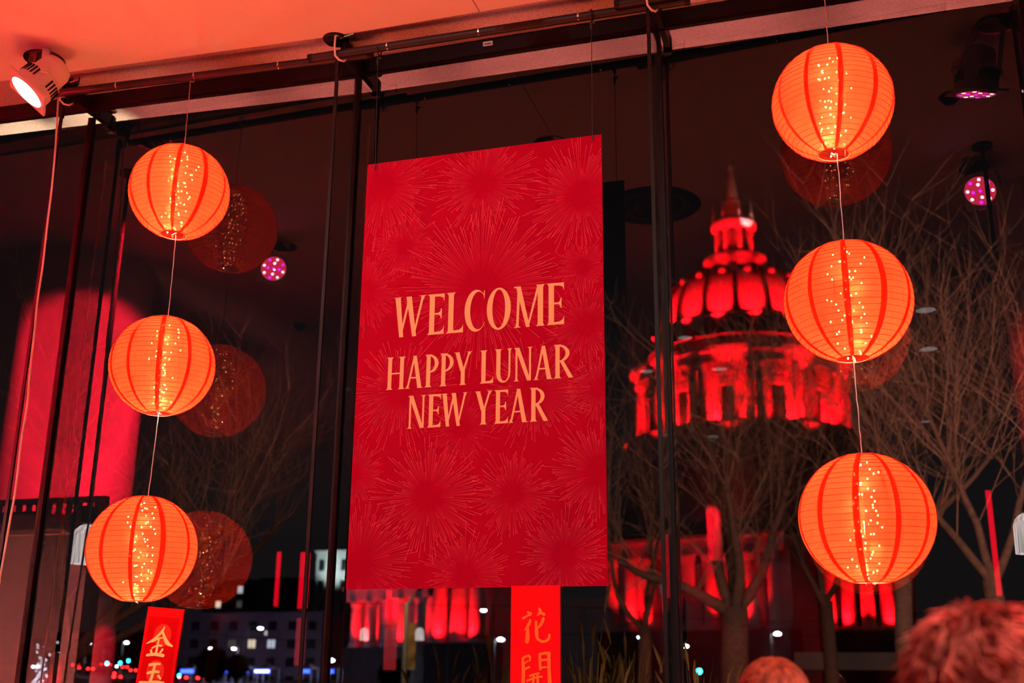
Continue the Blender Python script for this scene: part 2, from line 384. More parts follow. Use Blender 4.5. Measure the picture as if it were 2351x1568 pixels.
# ------------------------------------------------------------------ theatre spotlights in the ceiling
M['lens_hot'] = emis('spot_lens_hot', (1.0, 0.80, 0.86), 14)
M['lens_red'] = emis('spot_lens_red', (1.0, 0.03, 0.10), 14)
M['led_white'] = emis('led_dot_white', (1.0, 0.55, 0.62), 50)
M['led_violet'] = emis('led_dot_violet', (0.75, 0.02, 0.9), 34)
M['chrome'] = mat('recess_chrome', (0.55, 0.5, 0.5), 0.18, metal=1.0)
def spotlight(hole, face, axis, label, hot=False, dark=False, aimz=None):
    axis = Vector(axis).normalized()
    t = thing('spotlight', label, 'spotlight', (hole[0], hole[1], CEIL), group='theatre spotlights in the ceiling')
    o = Vector((hole[0], hole[1], CEIL)); body = M['white']
    rec = MB().lathe([(HR + 0.008, 0.0), (HR + 0.008, -0.004), (HR - 0.004, -0.004), (HR - 0.004, 0.09), (0.05, 0.13), (0.001, 0.13)], 40).build('recess_can', M['chrome'], t, smooth=False)
    for k in range(3): MB().ell((0.045 * math.cos(k * 2.1 + .4), 0.045 * math.sin(k * 2.1 + .4), 0.07), (0.018, 0.018, 0.028), 10, 6).build('reflector_bulb', M['steel'], t, smooth=True)
    fc = Vector(face) - o
    R_ = axis.to_track_quat('Z', 'Y').to_matrix()
    # housing: rounded back, louvred barrel, flared nose
    L_ = 0.245
    prof = [(0.001, -L_), (0.045, -L_ + 0.004), (0.072, -L_ + 0.02), (0.083, -L_ + 0.045), (0.086, -0.13), (0.098, -0.12), (0.104, -0.05), (0.108, 0.0), (0.100, 0.0), (0.096, -0.02)]
    MB().lathe(prof, 40, fc, rot=R_).build('housing', body, t, smooth=False)
    lens = MB().lathe([(0.001, 0.004), (0.05, 0.001), (0.096, -0.012)], 40, fc, rot=R_).build('lens', M['lens_hot'] if hot else M['lens_red'], t, smooth=True)
    MB().lathe([(0.094, -0.012), (0.094, 0.004), (0.101, 0.004), (0.101, -0.012)], 40, fc, rot=R_).build('lens_ring', body, t)
    # square colour-frame plate around the nose
    b = MB()
    n = 32
    for k in range(n):
        a0, a1 = 2 * PI * k / n, 2 * PI * (k + 1) / n
        def sq(a, s): m = max(abs(math.cos(a)), abs(math.sin(a))); return Vector((s * math.cos(a) / m, s * math.sin(a) / m, 0))
        def ci(a): return Vector((0.106 * math.cos(a), 0.106 * math.sin(a), 0))
        vs = [ci(a0), ci(a1), sq(a1, 0.112), sq(a0, 0.112)]
        lo = [fc + R_ @ (v + Vector((0, 0, -0.012))) for v in vs]; hi = [fc + R_ @ v for v in vs]
        b.add(lo + hi, [(3, 2, 1, 0), (4, 5, 6, 7), (0, 1, 5, 4), (2, 3, 7, 6)])
    b.build('colour_frame', body, t)
    MB().box(fc + R_ @ Vector((0, -0.118, 0.010)), (0.08, 0.008, 0.010), R_).build('frame_clip', body, t)
    for k in range(30):
        if k % 10 > 6: continue
        a = 2 * PI * k / 30 + 0.15
        q = R_ @ Matrix.Rotation(a, 3, 'Z')
        MB().box(fc + q @ Vector((0.1025, 0, -0.082)), (0.006, 0.0085, 0.052), q).build('cooling_slot', M['black'], t)
    if not hot:
        for k in range(13):
            r_, a = ((0, 0) if k == 0 else (0.042, k * PI / 2) if k < 5 else (0.074, k * PI / 4 + 0.2))
            MB().lathe([(0.001, 0.004), (0.008, 0.003), (0.0115, 0.0)], 10, fc + R_ @ Vector((r_ * math.cos(a), r_ * math.sin(a), 0.003)), rot=R_).build('led', M['led_violet'] if k in (0, 2, 4, 6, 9, 11) else M['led_white'], t)
    # yoke: flat strap from the recess down both sides of the barrel
    side = R_ @ Vector((1, 0, 0)); side.z = 0
    side = (side if side.length > 0.2 else R_ @ Vector((0, 1, 0))); side.z = 0; side.normalize()
    piv = fc - axis * 0.115
    top = Vector((0, 0, 0.03)) * 1.0 + Vector((piv.x, piv.y, 0)) * 0.25
    yk = MB()
    up = (top - piv).normalized()
    for sgn in (-1, 1):
        foot = piv + side * 0.112 * sgn
        sh = top - up * 0.03 + side * 0.075 * sgn
        crown = top + side * 0.03 * sgn
        for p0, p1 in ((foot - up * 0.028, foot), (foot, sh), (sh, crown)):
            d = (p1 - p0); zq = side; xq = d.normalized(); yq = side.cross(xq).normalized(); zq = xq.cross(yq)
            rot = Matrix((xq, yq, zq)).transposed(); yk.box((p0 + p1) / 2, (d.length + 0.004, 0.036, 0.006), rot)
        MB().lathe([(0.001, 0.012), (0.017, 0.012), (0.020, 0.004), (0.020, -0.004)], 16, foot + side * 0.006 * sgn, rot=(side * sgn).to_track_quat('Z', 'Y').to_matrix()).build('tilt_knob', body, t)
    yk.bar(top - side * 0.034, top + side * 0.034, 0.036, 0.006)
    yk.build('yoke', body, t)
    MB().tube([top + Vector((0, 0, -.01)), Vector((0, 0, 0.12))], 0.010, 8).build('stem', M['black'], t)
    a_ = fc - axis * 0.10 - side * 0.09
    MB().tube([a_, (a_ + Vector((-.03, 0, .05))), a_ * 0.4 + Vector((-.05, 0, .0)), Vector((-.05, 0.0, .05))], 0.0018, 5).build('safety_wire', M['cable'], t)
    return t
axF1 = RT * -0.56 - UPV * 0.69 - FW * 0.45
fF1 = U(62, 211, -0.40)
spotlight(HOLES[0], fF1, axF1, 'white theatre spotlight glowing white at upper left', hot=True)
lamp('spot_beam', 'SPOT', fF1 + axF1.normalized() * 0.03, 15000, (1, 0.006, 0.035), (-5.50, -1.70, 3.10), 0.05, 66, 0.5)
def place(h, face, aim, label):
    f = Vector(face); spotlight(h, f, Vector(aim) - f, label)
place(HOLES[1], (-1.70, -1.08, 4.47), (-2.6, -3.6, 0.5), 'spotlight mirrored dark just above the welcome banner')
place(HOLES[2], (0.72, -0.40, 4.44), (0.2, -1.6, 0.5), 'spotlight mirrored dark at the top right corner')
f3 = mir(UZ(2250, 440, 4.52)); place(HOLES[4], f3, (0.02, 0.0, 2.9), 'spotlight with violet and white dots mirrored right of the upper lantern')
f4 = mir(UZ(630, 618, 4.5)); place(HOLES[3], f4, (-2.3, 0.0, 2.7), 'spotlight with violet and white dots mirrored beside the left lanterns')
lamp('spot_beam', 'SPOT', f3 + (Vector((0.02, 0, 2.9)) - f3).normalized() * .03, 32, (1, 0.7, 0.62), (-1.1, 0, 3.0), 0.004, 45, 0.6)
lamp('spot_beam', 'SPOT', f4 + (Vector((-2.3, 0, 2.7)) - f4).normalized() * .03, 32, (1, 0.7, 0.62), (-1.9, 0, 2.9), 0.004, 45, 0.6)

# ------------------------------------------------------------------ paper lanterns
M['nylon'] = fabric_mat('lantern_nylon', (1.0, 0.049, 0.018), 0.20, 0.009)
M['band'] = fabric_mat('lantern_band', (0.88, 0.016, 0.012), 0.12)
M['rib'] = mat('lantern_wire', (0.17, 0.005, 0.003), 0.7, spec=0.05)
M['rim'] = mat('lantern_rim', (0.45, 0.01, 0.01), 0.5)
M['rim_low'] = mat('lower_rim_wire', (0.62, 0.16, 0.12), 0.5)
M['fairy'] = emis('fairy_light', (1.0, 0.62, 0.28), 70)
RL = 0.2525
def ringr(z): return math.sqrt(max(RL * RL - z * z, 0))
def build_lantern(seed):
    rnd = random.Random(seed)
    t = bpy.data.objects.new('paper_lantern', None); C.objects.link(t)
    zt = RL * 0.968; N = 27
    prof = []
    for i in range(N * 2 + 1):
        a = -math.asin(0.968) + 2 * math.asin(0.968) * i / (N * 2)
        rr = RL
        prof.append((rr * math.cos(a), rr * math.sin(a)))
    MB().lathe(prof, 72).build('shade', M['nylon'], t, smooth=True)
    wire = MB(); pts = []
    turns = N
    for i in range(turns * 40 + 1):
        a = -math.asin(0.968) + 2 * math.asin(0.968) * i / (turns * 40); ph = 2 * PI * i / 40
        r_ = (RL + 0.0012) * math.cos(a); pts.append((r_ * math.cos(ph), r_ * math.sin(ph), (RL + 0.0012) * math.sin(a)))
    wire.tube(pts, 0.00095, 4).build('spiral_wire', M['rib'], t)
    nb = 11
    for k in range(nb):
        b = MB(); ph = 2 * PI * k / nb + rnd.uniform(-.02, .02); wd = rnd.uniform(0.0085, 0.0135)
        m = 20
        for i in range(m + 1):
            a = -math.asin(0.966) + 2 * math.asin(0.966) * i / m
            r_ = (RL + 0.0026) * math.cos(a); hw = wd * (0.42 + 0.58 * math.cos(a)); da = hw / max(r_, 0.02)
            for s in (-1, 0, 1):
                b.v.append((r_ * math.cos(ph + s * da), r_ * math.sin(ph + s * da), (RL + 0.0026) * math.sin(a)))
        for i in range(m):
            for s in (0, 1): b.f.append((i * 3 + s, i * 3 + s + 1, (i + 1) * 3 + s + 1, (i + 1) * 3 + s))
        b.build('band', M['band'], t, smooth=True)
    rr = RL * 0.25
    for s in (-1, 1):
        b = MB(); b.tube([(rr * math.cos(2 * PI * i / 32), rr * math.sin(2 * PI * i / 32), s * zt) for i in range(33)], 0.0026 if s > 0 else 0.0019, 6, cap=False)
        b.build('rim', M['rim'] if s > 0 else M['rim_low'], t)
    MB().lathe([(0.0005, zt + .001), (rr, zt)], 28).build('light_stop', M['band'], t)  # unseen disc added to dim the light leaving the top
    f = MB()      # wire spreader with its hanger across the mouth
    f.tube([(-rr, 0, zt), (0, 0, zt + 0.006), (rr, 0, zt)], 0.0016, 5); f.tube([(-rr, 0, -zt), (0, 0, -zt - .002), (rr, 0, -zt)], 0.0016, 5)
    f.tube([(-rr * .9, 0, zt), (-rr * .9, 0, -zt)], 0.0014, 5); f.tube([(rr * .9, 0, zt), (rr * .9, 0, -zt)], 0.0014, 5)
    f.build('wire_frame', M['steel'], t)
    bulbs = MB(); wpts = []
    nbulb = 54; x, y = 0.0, 0.0; ph = rnd.uniform(0, 6)
    for i in range(nbulb):
        z = zt * (0.90 - 1.86 * (i + rnd.uniform(-.8, .8)) / nbulb)
        ph += rnd.uniform(0.5, 2.4); r_ = rnd.uniform(0.012, 0.082) * (1.0 if abs(z) < zt * .8 else .6)
        pnt = Vector((r_ * math.cos(ph), r_ * math.sin(ph), z)); wpts.append(pnt)
        bulbs.ell(pnt, (0.0034, 0.0034, 0.0044), 6, 4)
    bulbs.build('fairy_lights', M['fairy'], t, kind='stuff')
    MB().tube(wpts, 0.0005, 3).build('fairy_light_wire', M['rib'], t)
    tail = MB(); q = [Vector((rnd.uniform(-.02, .02), rnd.uniform(-.02, .02), -zt + rnd.uniform(-.012, .012))) for _ in range(7)]
    tail.tube(q, 0.0022, 5).build('tied_tail', M['cord'], t)
    return t
LAN = [((412, 441), 'upper lantern of the left string, orange red paper globe', 1), ((373, 840), 'middle lantern of the left string, orange red paper globe', 2), ((326, 1260), 'lowest lantern of the left string, above the gold lettered board', 3),
       ((1911, 237), 'uppermost lantern of the right string, near the top of the frame', 4), ((1947, 692), 'middle lantern of the right string, in front of the dome', 5), ((1989, 1190), 'lowest lantern of the right string, above the heads', 6)]
LPOS = []
for (pp, lab, sd) in LAN:
    rnd = random.Random(sd * 7)
    t = build_lantern(sd); c = U(*pp, 0); LPOS.append(c); t.location = c
    t.rotation_euler = (math.radians(rnd.uniform(-2, 2)), math.radians(rnd.uniform(-3.0, 3.0)), rnd.uniform(0, 6.28))
    sca = 1.0 if sd < 4 else 1.02
    t.scale = (sca, sca, sca * 0.985)
    tag(t, lab, 'lantern', 'paper lanterns in two strings of three')
    for dz in (-.17, -.10, -.03, .04, .11): lamp('lantern_bulb', 'POINT', c + Vector((rnd.uniform(-.035, .035), rnd.uniform(-.035, .035), dz)), 3.1, (1.0, 0.72, 0.40), radius=0.0008)
def cord(pts, r, name, label, m, cat='cord', group=None, n=6):
    b = MB().tube(pts, r, n); o = b.build(name, m, smooth=True); tag(o, label, cat, group); return o
zpL = U(438, 178, 0).z; zpR = U(1889, -72, 0).z
for s, (L3, lab, zp) in enumerate(((LPOS[:3], 'thin pale cord threading the left string of lanterns', zpL), (LPOS[3:], 'thin pale cord threading the right string of lanterns', zpR))):
    pts = [Vector((L3[0].x + 0.004, 0, zp)), Vector((L3[0].x + .002, 0, L3[0].z + 0.3))]
    for c in L3: pts += [Vector((c.x, 0.004, c.z + .1)), Vector((c.x + 0.003, 0.004, c.z - .1))]
    pts = [pts[0]] + pts[1:]
    pts.append(Vector((L3[2].x, 0.004, L3[2].z - 0.235)))
    # free lengths between the lanterns; inside each globe the cord is tied to the wire spreader
    ends = [(Vector((L3[0].x + 0.004, -0.01, zp)), L3[0] + Vector((.002, 0, .240)))]
    for q in range(2): ends.append((L3[q] + Vector((.003, .004, -.240)), L3[q + 1] + Vector((.002, .004, .240))))
    cb = MB(); rr_ = random.Random(s + 3)
    for p0, p1 in ends:
        seg = [p0.lerp(p1, k / 14) + Vector((rr_.uniform(-.0015, .0015) if 0 < k < 14 else 0, 0, 0)) for k in range(15)]
        cb.tube(seg, 0.0021, 6)
    t = cb.build('lantern_cord', M['cord'], smooth=True); tag(t, lab, 'cord', 'lantern cords')
    kn = MB().tube([(L3[0].x + 0.004, 0.0255 * math.cos(a * PI / 8), zp + 0.0255 * math.sin(a * PI / 8)) for a in range(17)], 0.0035, 6)
    kn.build('cord_loop', M['cord'], t, smooth=True)
# white power cable hanging down the left fin
pc = [(134, 228), (128, 330), (119, 430), (108, 520), (98, 610), (86, 690), (79, 760), (69, 850), (62, 930), (49, 1010), (41, 1080), (33, 1140), (22, 1200), (10, 1270), (-4, 1350), (-30, 1500), (-40, 1568)]
pp = [U(134, 222, -0.03) + Vector((0, 0.0, .10))] + [U(a, b_, -0.035) for a, b_ in pc]
pp.append(Vector((pp[-1].x, -0.035, 0.02)))
fine = []
for i in range(len(pp) - 1):
    p0, p1, p2, p3 = pp[max(i - 1, 0)], pp[i], pp[i + 1], pp[min(i + 2, len(pp) - 1)]
    for k in range(6):
        u = k / 6; fine.append(0.5 * ((2 * p1) + (p2 - p0) * u + (2 * p0 - 5 * p1 + 4 * p2 - p3) * u * u + (3 * p1 - p0 - 3 * p2 + p3) * u ** 3))
fine.append(pp[-1])
cord(fine, 0.0052, 'power_cable', 'wavy white power cable hanging beside the leftmost fin', M['cord'], 'cable', n=8)
# ------------------------------------------------------------------ welcome banner
BX0, BX1, BZ0, BZ1 = -2.180, -1.0065, 1.964, 4.0065
M['banner'] = mat('banner_red', (0.40, 0.0006, 0.020), 0.8, spec=0.04)
M['letter'] = mat('banner_peach', (0.95, 0.50, 0.22), 0.8, spec=0.05)
M['burst'] = mat('firework_print', (1, 0.1, 0.1), 0.8, spec=0.05, vcol='print')
M['back'] = mat('banner_back', (0.02, 0.018, 0.018), 0.7)
bn = thing('welcome_banner', 'large red banner printed with fireworks and a peach new year greeting', 'banner', (BX0, 0, BZ0))
W_, H_ = BX1 - BX0, BZ1 - BZ0
MB().box((W_ / 2, 0.0, H_ / 2), (W_, 0.006, H_)).build('panel', M['banner'], bn)
MB().box((W_ / 2, 0.0036, H_ / 2), (W_ - .002, 0.001, H_ - .002)).build('panel_back', M['back'], bn)
BURSTS = [(.088, 1.914, .30), (.599, 1.865, .255), (1.071, 1.747, .265), (.216, 1.595, .165), (.60, 1.345, .40), (1.079, 1.403, .135), (.017, 1.381, .215),
          (.374, .395, .262), (.759, .396, .19), (1.139, .474, .225), (.056, .11, .27), (.552, .053, .20), (.991, .13, .20), (.012, .512, .155),
          (.219, .882, .25), (.854, .835, .235), (1.092, 1.126, .20), (.523, .687, .16), (1.147, .835, .16)]
BRIGHT = [.8, .8, .95, .35, 1.0, .35, .45, 1.0, .7, .85, .8, .7, .75, .45, .85, .75, .6, .35, .6]
def clipseg(x0, y0, x1, y1):
    t0, t1 = 0.0, 1.0; dx, dy = x1 - x0, y1 - y0
    for p, q in ((-dx, x0 - .001), (dx, W_ - .001 - x0), (-dy, y0 - .001), (dy, H_ - .001 - y0)):
        if abs(p) < 1e-9:
            if q < 0: return None
        else:
            r = q / p
            if p < 0: t0 = max(t0, r)
            else: t1 = min(t1, r)
    return (t0, t1) if t0 < t1 else None
for bi, (cx, cy, R_) in enumerate(BURSTS):
    rnd = random.Random(bi * 31 + 5); b = MB(); n = int(95 + 200 * R_); br = BRIGHT[bi]
    base = (0.50, 0.0012, 0.030, 1)
    tip = (0.60 + .38 * br, 0.008 + .105 * br, 0.045 + .10 * br, 1)
    yy = -0.0033 - 0.00002 * bi
    for k in range(n):
        a = 2 * PI * (k + rnd.uniform(-.35, .35)) / n
        r0 = R_ * rnd.uniform(.20, .32); r1 = R_ * min(1.12, max(0.42, rnd.gauss(.80, .19)))
        hw0, hw1 = 0.0007 * (0.9 + R_), 0.00082
        ca, sa = math.cos(a), math.sin(a)
        cs = clipseg(cx + r0 * ca, cy + r0 * sa, cx + r1 * ca, cy + r1 * sa)
        if not cs: continue
        col = []
        st = (0.0, 0.55, 0.85, 1.0)
        seg = [cs[0] + (cs[1] - cs[0]) * s for s in st]
        k0 = len(b.v)
        for s in seg:
            rr = r0 + (r1 - r0) * s; hw = hw0 + (hw1 - hw0) * s
            m = s ** 2.0; q = tuple(base[i] + (tip[i] - base[i]) * m for i in range(4))
            for sg in (-1, 1):
                b.v.append((cx + rr * ca - sg * sa * hw, yy, cy + rr * sa + sg * ca * hw)); b.c.append(q)
        for i in range(3):
            b.f.append((k0 + 2 * i, k0 + 2 * i + 2, k0 + 2 * i + 3, k0 + 2 * i + 1))
    b.build('firework_print', M['burst'], bn)

# --- serif capitals drawn as polygons: x grows with the letter, y runs 0..1
S, T = 0.128, 0.058
def stem(x, w, y0=0, y1=1, sb=True, st=True, e=0.052):
    L, R = x - w / 2, x + w / 2; h = 0.075; p = []
    if sb: p += [(L - e, y0), (R + e, y0), (R + e * .35, y0 + h * .35), (R, y0 + h)]
    else: p += [(L, y0), (R, y0)]
    if st: p += [(R, y1 - h), (R + e * .35, y1 - h * .35), (R + e, y1), (L - e, y1), (L - e * .35, y1 - h * .35), (L, y1 - h)]
    else: p += [(R, y1), (L, y1)]
    if sb: p += [(L, y0 + h), (L - e * .35, y0 + h * .35)]
    return p
def diag(x0, y0, x1, y1, w0, w1): return [(x0 - w0 / 2, y0), (x0 + w0 / 2, y0), (x1 + w1 / 2, y1), (x1 - w1 / 2, y1)]
def box2(x0, y0, x1, y1): return [(x0, y0), (x1, y0), (x1, y1), (x0, y1)]
def arc(cx, cy, ro, ry, ri, riy, a0, a1, n=28, ox=0.0):
    out = []
    for k in range(n):
        t0 = math.radians(a0 + (a1 - a0) * k / n); t1 = math.radians(a0 + (a1 - a0) * (k + 1) / n)
        out.append([(cx + ro * math.cos(t0), cy + ry * math.sin(t0)), (cx + ro * math.cos(t1), cy + ry * math.sin(t1)),
                    (cx + ox + ri * math.cos(t1), cy + riy * math.sin(t1)), (cx + ox + ri * math.cos(t0), cy + riy * math.sin(t0))])
    return out
def feet(x, y, e, s=1): # small bracketed serif
    return [(x - e, y), (x + e, y), (x + e * .4, y + .03 * s), (x + T / 2, y + .09 * s), (x - T / 2, y + .09 * s), (x - e * .4, y + .03 * s)]
def G_W(w):
    a, m = 0.10, 0.0
    return [diag(w * .245, 0, w * .10, 1, S * .80, S * 1.05), diag(w * .215, 0, w * .47, .98, T * .8, T * 1.1), diag(w * .65, 0, w * .45, 1, S * .8, S * 1.05), diag(w * .625, 0, w * .885, .98, T * .8, T * 1.1),
            feet(w * .10, 1, .10, -1), feet(w * .892, 1, .085, -1), box2(w * .39, .965, w * .53, 1)]
def G_E(w):
    x = S / 2 + .055
    return [stem(x, S), [(x, 0), (w, 0), (w, .20), (w - .03, .12), (w - .10, .07), (x, .055)], [(x, 1), (x, .945), (w - .10, .93), (w - .03, .90), (w, .80), (w, 1)],
            [(x, .49), (w * .68, .485), (w * .78, .45), (w * .80, .39), (w * .86, .39), (w * .86, .63), (w * .80, .63), (w * .78, .57), (w * .68, .53), (x, .53)]]
def G_L(w):
    x = S / 2 + .055
    return [stem(x, S), [(x, 0), (w, 0), (w, .20), (w - .03, .12), (w - .10, .07), (x, .055)]]
def G_O(w):
    r = w / 2; return arc(r, .5, r, .515, r - S * 1.06, .468, 0, 360, 48, 0.0)
def G_C(w):
    r = w * .56; ri = r - S * .62; ox = S * .46; e0, e1 = 50, 314
    o = arc(r, .5, r, .515, ri, .463, e0, e1, 44, ox)
    c = lambda d, q, qy, x: (r + x + q * math.cos(math.radians(d)), .5 + qy * math.sin(math.radians(d)))
    o.append([c(e0, ri, .463, ox), (w * .955, .775), (w * .975, .775), (w * .985, .985), (w * .955, .985), c(e0, r, .515, 0)])
    o.append([c(e1, r, .515, 0), (w * 1.0, .205), (w * .975, .195), c(e1, ri, .463, ox)])
    return o
def G_M(w):
    return [diag(w * .13, .05, w * .17, .98, T, T * 1.15), diag(w * .46, 0, w * .15, 1, S * .7, S * .9), diag(w * .455, 0, w * .79, 1, T * .7, T * 1.1), stem(w * .845, S, e=.045)[:], feet(w * .125, 0, .095), box2(w * .02, .965, w * .22, 1), box2(w * .74, .965, w * .9, 1)]
def G_H(w):
    a = S * .95
    return [stem(a / 2 + .05, a), stem(w - a / 2 - .05, a), box2(.1, .47, w - .1, .515)]
def G_A(w):
    return [diag(w * .13, .02, w * .47, .97, T, T * 1.1), diag(w * .80, 0, w * .49, 1, S * 1.05, S * .85), box2(w * .25, .30, w * .72, .345), feet(w * .12, 0, .09), feet(w * .83, 0, .105)]
def G_P(w, bot=.43):
    a = S; x = a / 2 + .05; r = w - x; cy = (1 + bot) / 2
    o = [stem(x, a)] + arc(x, cy, r, (1 - bot) / 2, r - S * .92, (1 - bot) / 2 - .045, -90, 90, 22)
    return o
def G_R(w):
    o = G_P(w * .86, .47); o.append(diag(w * .93, 0, w * .44, .50, S * 1.05, S * .9)); o.append(box2(w * .83, 0, w * 1.0, .03)); return o
def G_Y(w):
    return [stem(w * .5, S * .95, 0, .48, True, False), diag(w * .47, .42, w * .16, 1, S, S), diag(w * .53, .42, w * .86, 1, T, T * 1.1), feet(w * .15, 1, .10, -1), feet(w * .86, 1, .095, -1)]
def G_U(w):
    a = S; xl = a / 2 + .05; xr = w - .075; m = (xl - a / 2 + xr + T / 2) / 2; ro = (xr + T / 2 - xl + a / 2) / 2
    return [stem(xl, a, .28, 1, False, True), stem(xr, T, .28, 1, False, True)] + arc(m, .28, ro, .295, ro - (a + T) / 2, .245, 180, 360, 26, (a - T) / 2)
def G_N(w):
    return [diag(w * .14, .03, w * .14, .98, T, T), diag(w * .80, 0, w * .17, 1, S * .85, S * 1.05), diag(w * .86, .02, w * .86, .98, T, T), feet(w * .14, 0, .09), feet(w * .86, 1, .09, -1), box2(w * .03, .965, w * .2, 1), diag(w*.83, 0, w*.83, .04, .09, .06)]
GL = dict(W=G_W, E=G_E, L=G_L, O=G_O, C=G_C, M=G_M, H=G_H, A=G_A, P=G_P, R=G_R, Y=G_Y, U=G_U, N=G_N)
LINES = [(1.1395, .1955, 'W .176 .335 E .341 .424 L .434 .518 C .524 .622 O .631 .745 M .757 .907 E .911 .993'),
         (.8915, .154, 'H .149 .242 A .245 .332 P .338 .404 P .411 .477 Y .480 .564 L .602 .666 U .672 .753 N .762 .849 A .854 .942 R .945 1.029'),
         (.7050, .152, 'N .261 .349 E .356 .421 W .425 .550 Y .583 .663 E .672 .737 A .740 .830 R .836 .915')]
for (y0, h, s) in LINES:
    tk = s.split()
    for i in range(0, len(tk), 3):
        x0, x1 = float(tk[i + 1]), float(tk[i + 2]); b = MB()
        for pl in GL[tk[i]]((x1 - x0) / h):
            ar = sum(pl[j][0] * pl[(j + 1) % len(pl)][1] - pl[(j + 1) % len(pl)][0] * pl[j][1] for j in range(len(pl)))
            if ar < 0: pl = pl[::-1]
            b.poly([(x0 + px * h, -0.0041 - 0.00003 * len(b.f), y0 + py * h) for px, py in pl])
        b.build('letter', M['letter'], bn)
# two cables with their grips
for (pt, pb, lab) in (((870, 118), (861, 391), 'thin black cable holding the left corner of the banner'), ((1358, 36), (1360.5, 322), 'thin black cable holding the right corner of the banner')):
    a, b_ = U(*pt, 0), U(*pb, -0.008)
    t = thing('banner_cable', lab, 'cable', a, group='cables holding the banner')
    MB().tube([(0, 0, 0), (0.0, -0.008, -0.06), Vector((b_.x - a.x, -0.008, BZ1 - a.z)), b_ - a], 0.0016, 6).build('wire', M['cable'], t)
    MB().tube([(0, 0.026 * math.cos(k * PI / 8), 0.003 + 0.026 * math.sin(k * PI / 8)) for k in range(17)], 0.004, 6).build('loop', M['cable'], t)
    MB().lathe([(0.002, 0.015), (0.007, 0.01), (0.008, -0.015), (0.002, -0.035)], 10, (0, -0.006, -0.05)).build('grip', M['cable'], t)
    MB().box((0.011, -0.006, -0.046), (0.014, 0.008, 0.012)).build('thumb_screw', M['cable'], t)
    MB().box(Vector((b_.x - a.x, -0.008, (b_.z + BZ1) / 2 - a.z)), (0.0045, 0.004, BZ1 - b_.z)).build('hook', M['cable'], t)

# ------------------------------------------------------------------ couplet boards with brushed characters
M['board'] = mat('couplet_red', (0.82, 0.006, 0.010), 0.8, spec=0.04)
M['board2'] = mat('couplet_deep_red', (0.74, 0.0010, 0.004), 0.8, spec=0.04)
M['board3'] = mat('couplet_disc', (0.95, 0.045, 0.022), 0.8, spec=0.04)
M['gold'] = mat('gold_brush', (0.98, 0.80, 0.27), 0.5, spec=0.2)
M['orange'] = mat('orange_brush', (0.98, 0.17, 0.02), 0.5, spec=0.2)
def stroke(b, pts, y):
    """brush stroke: (x, z, width) points become one soft-edged ribbon"""
    n = len(pts); fine = []
    for i in range(n - 1):
        p0, p1, p2, p3 = pts[max(i - 1, 0)], pts[i], pts[i + 1], pts[min(i + 2, n - 1)]
        for k in range(5):
            u = k / 5; fine.append(tuple(0.5 * ((2 * p1[j]) + (p2[j] - p0[j]) * u + (2 * p0[j] - 5 * p1[j] + 4 * p2[j] - p3[j]) * u * u + (3 * p1[j] - p0[j] - 3 * p2[j] + p3[j]) * u ** 3) for j in range(3)))
    fine.append(pts[-1]); m = len(fine); Lp, Rp = [], []
    for i, (x, z, wd) in enumerate(fine):
        a, c = fine[max(i - 1, 0)], fine[min(i + 1, m - 1)]; dx, dz = c[0] - a[0], c[1] - a[1]; l = math.hypot(dx, dz) or 1
        Lp.append((x - dz / l * wd / 2, y, z + dx / l * wd / 2)); Rp.append((x + dz / l * wd / 2, y, z - dx / l * wd / 2))
    k = len(b.v); b.v += Lp + Rp
    for i in range(m - 1): b.f.append((k + i, k + m + i, k + m + i + 1, k + i + 1))
    for (x, z, wd) in (fine[0], fine[-1]):
        b.poly([(x + wd / 2 * math.cos(2 * PI * j / 10), y - 0.00005, z + wd / 2 * math.sin(2 * PI * j / 10)) for j in range(10)])
# stroke coordinates in a box one unit wide, z up
JIN = [[(.60, 1.0, .02), (.55, .84, .07), (.36, .58, .07), (.16, .40, .06), (.0, .30, .015)], [(.56, .80, .05), (.66, .60, .09), (.80, .40, .11), (1.0, .30, .05)],
       [(.22, .38, .03), (.42, .52, .05), (.62, .58, .03)], [(.26, .16, .05), (.42, .26, .05), (.60, .28, .06)], [(.46, .50, .05), (.45, .30, .07), (.44, .02, .08)],
       [(.24, .06, .08), (.26, -.02, .06)], [(.66, .14, .07), (.58, .0, .05)], [(.11, -.12, .07), (.40, -.06, .09), (.72, -.08, .09)]]
YU = [[(.28, .96, .09), (.50, 1.02, .08), (.70, 1.04, .07)], [(.26, .60, .09), (.46, .68, .08), (.70, .70, .08)], [(.50, 1.0, .10), (.47, .60, .10), (.42, .26, .11)], [(.72, .52, .09), (.82, .42, .06)], [(.0, .16, .10), (.30, .18, .10), (.64, .24, .10), (.96, .22, .12)]]
HUA = [[(.04, .78, .07), (.16, .84, .05), (.30, .93, .08)], [(.20, .98, .05), (.28, .90, .09)], [(.62, 1.08, .06), (.65, .97, .09), (.54, .86, .03)], [(.66, .96, .06), (.78, .90, .09)],
       [(.30, .72, .05), (.24, .58, .08), (.08, .38, .02)], [(.20, .52, .06), (.20, .20, .11), (.18, .02, .10)], [(.76, .76, .08), (.68, .58, .08), (.54, .42, .03)],
       [(.50, .66, .06), (.52, .36, .09), (.56, .12, .08), (.76, .02, .07), (.94, .10, .07), (.98, .24, .06)]]
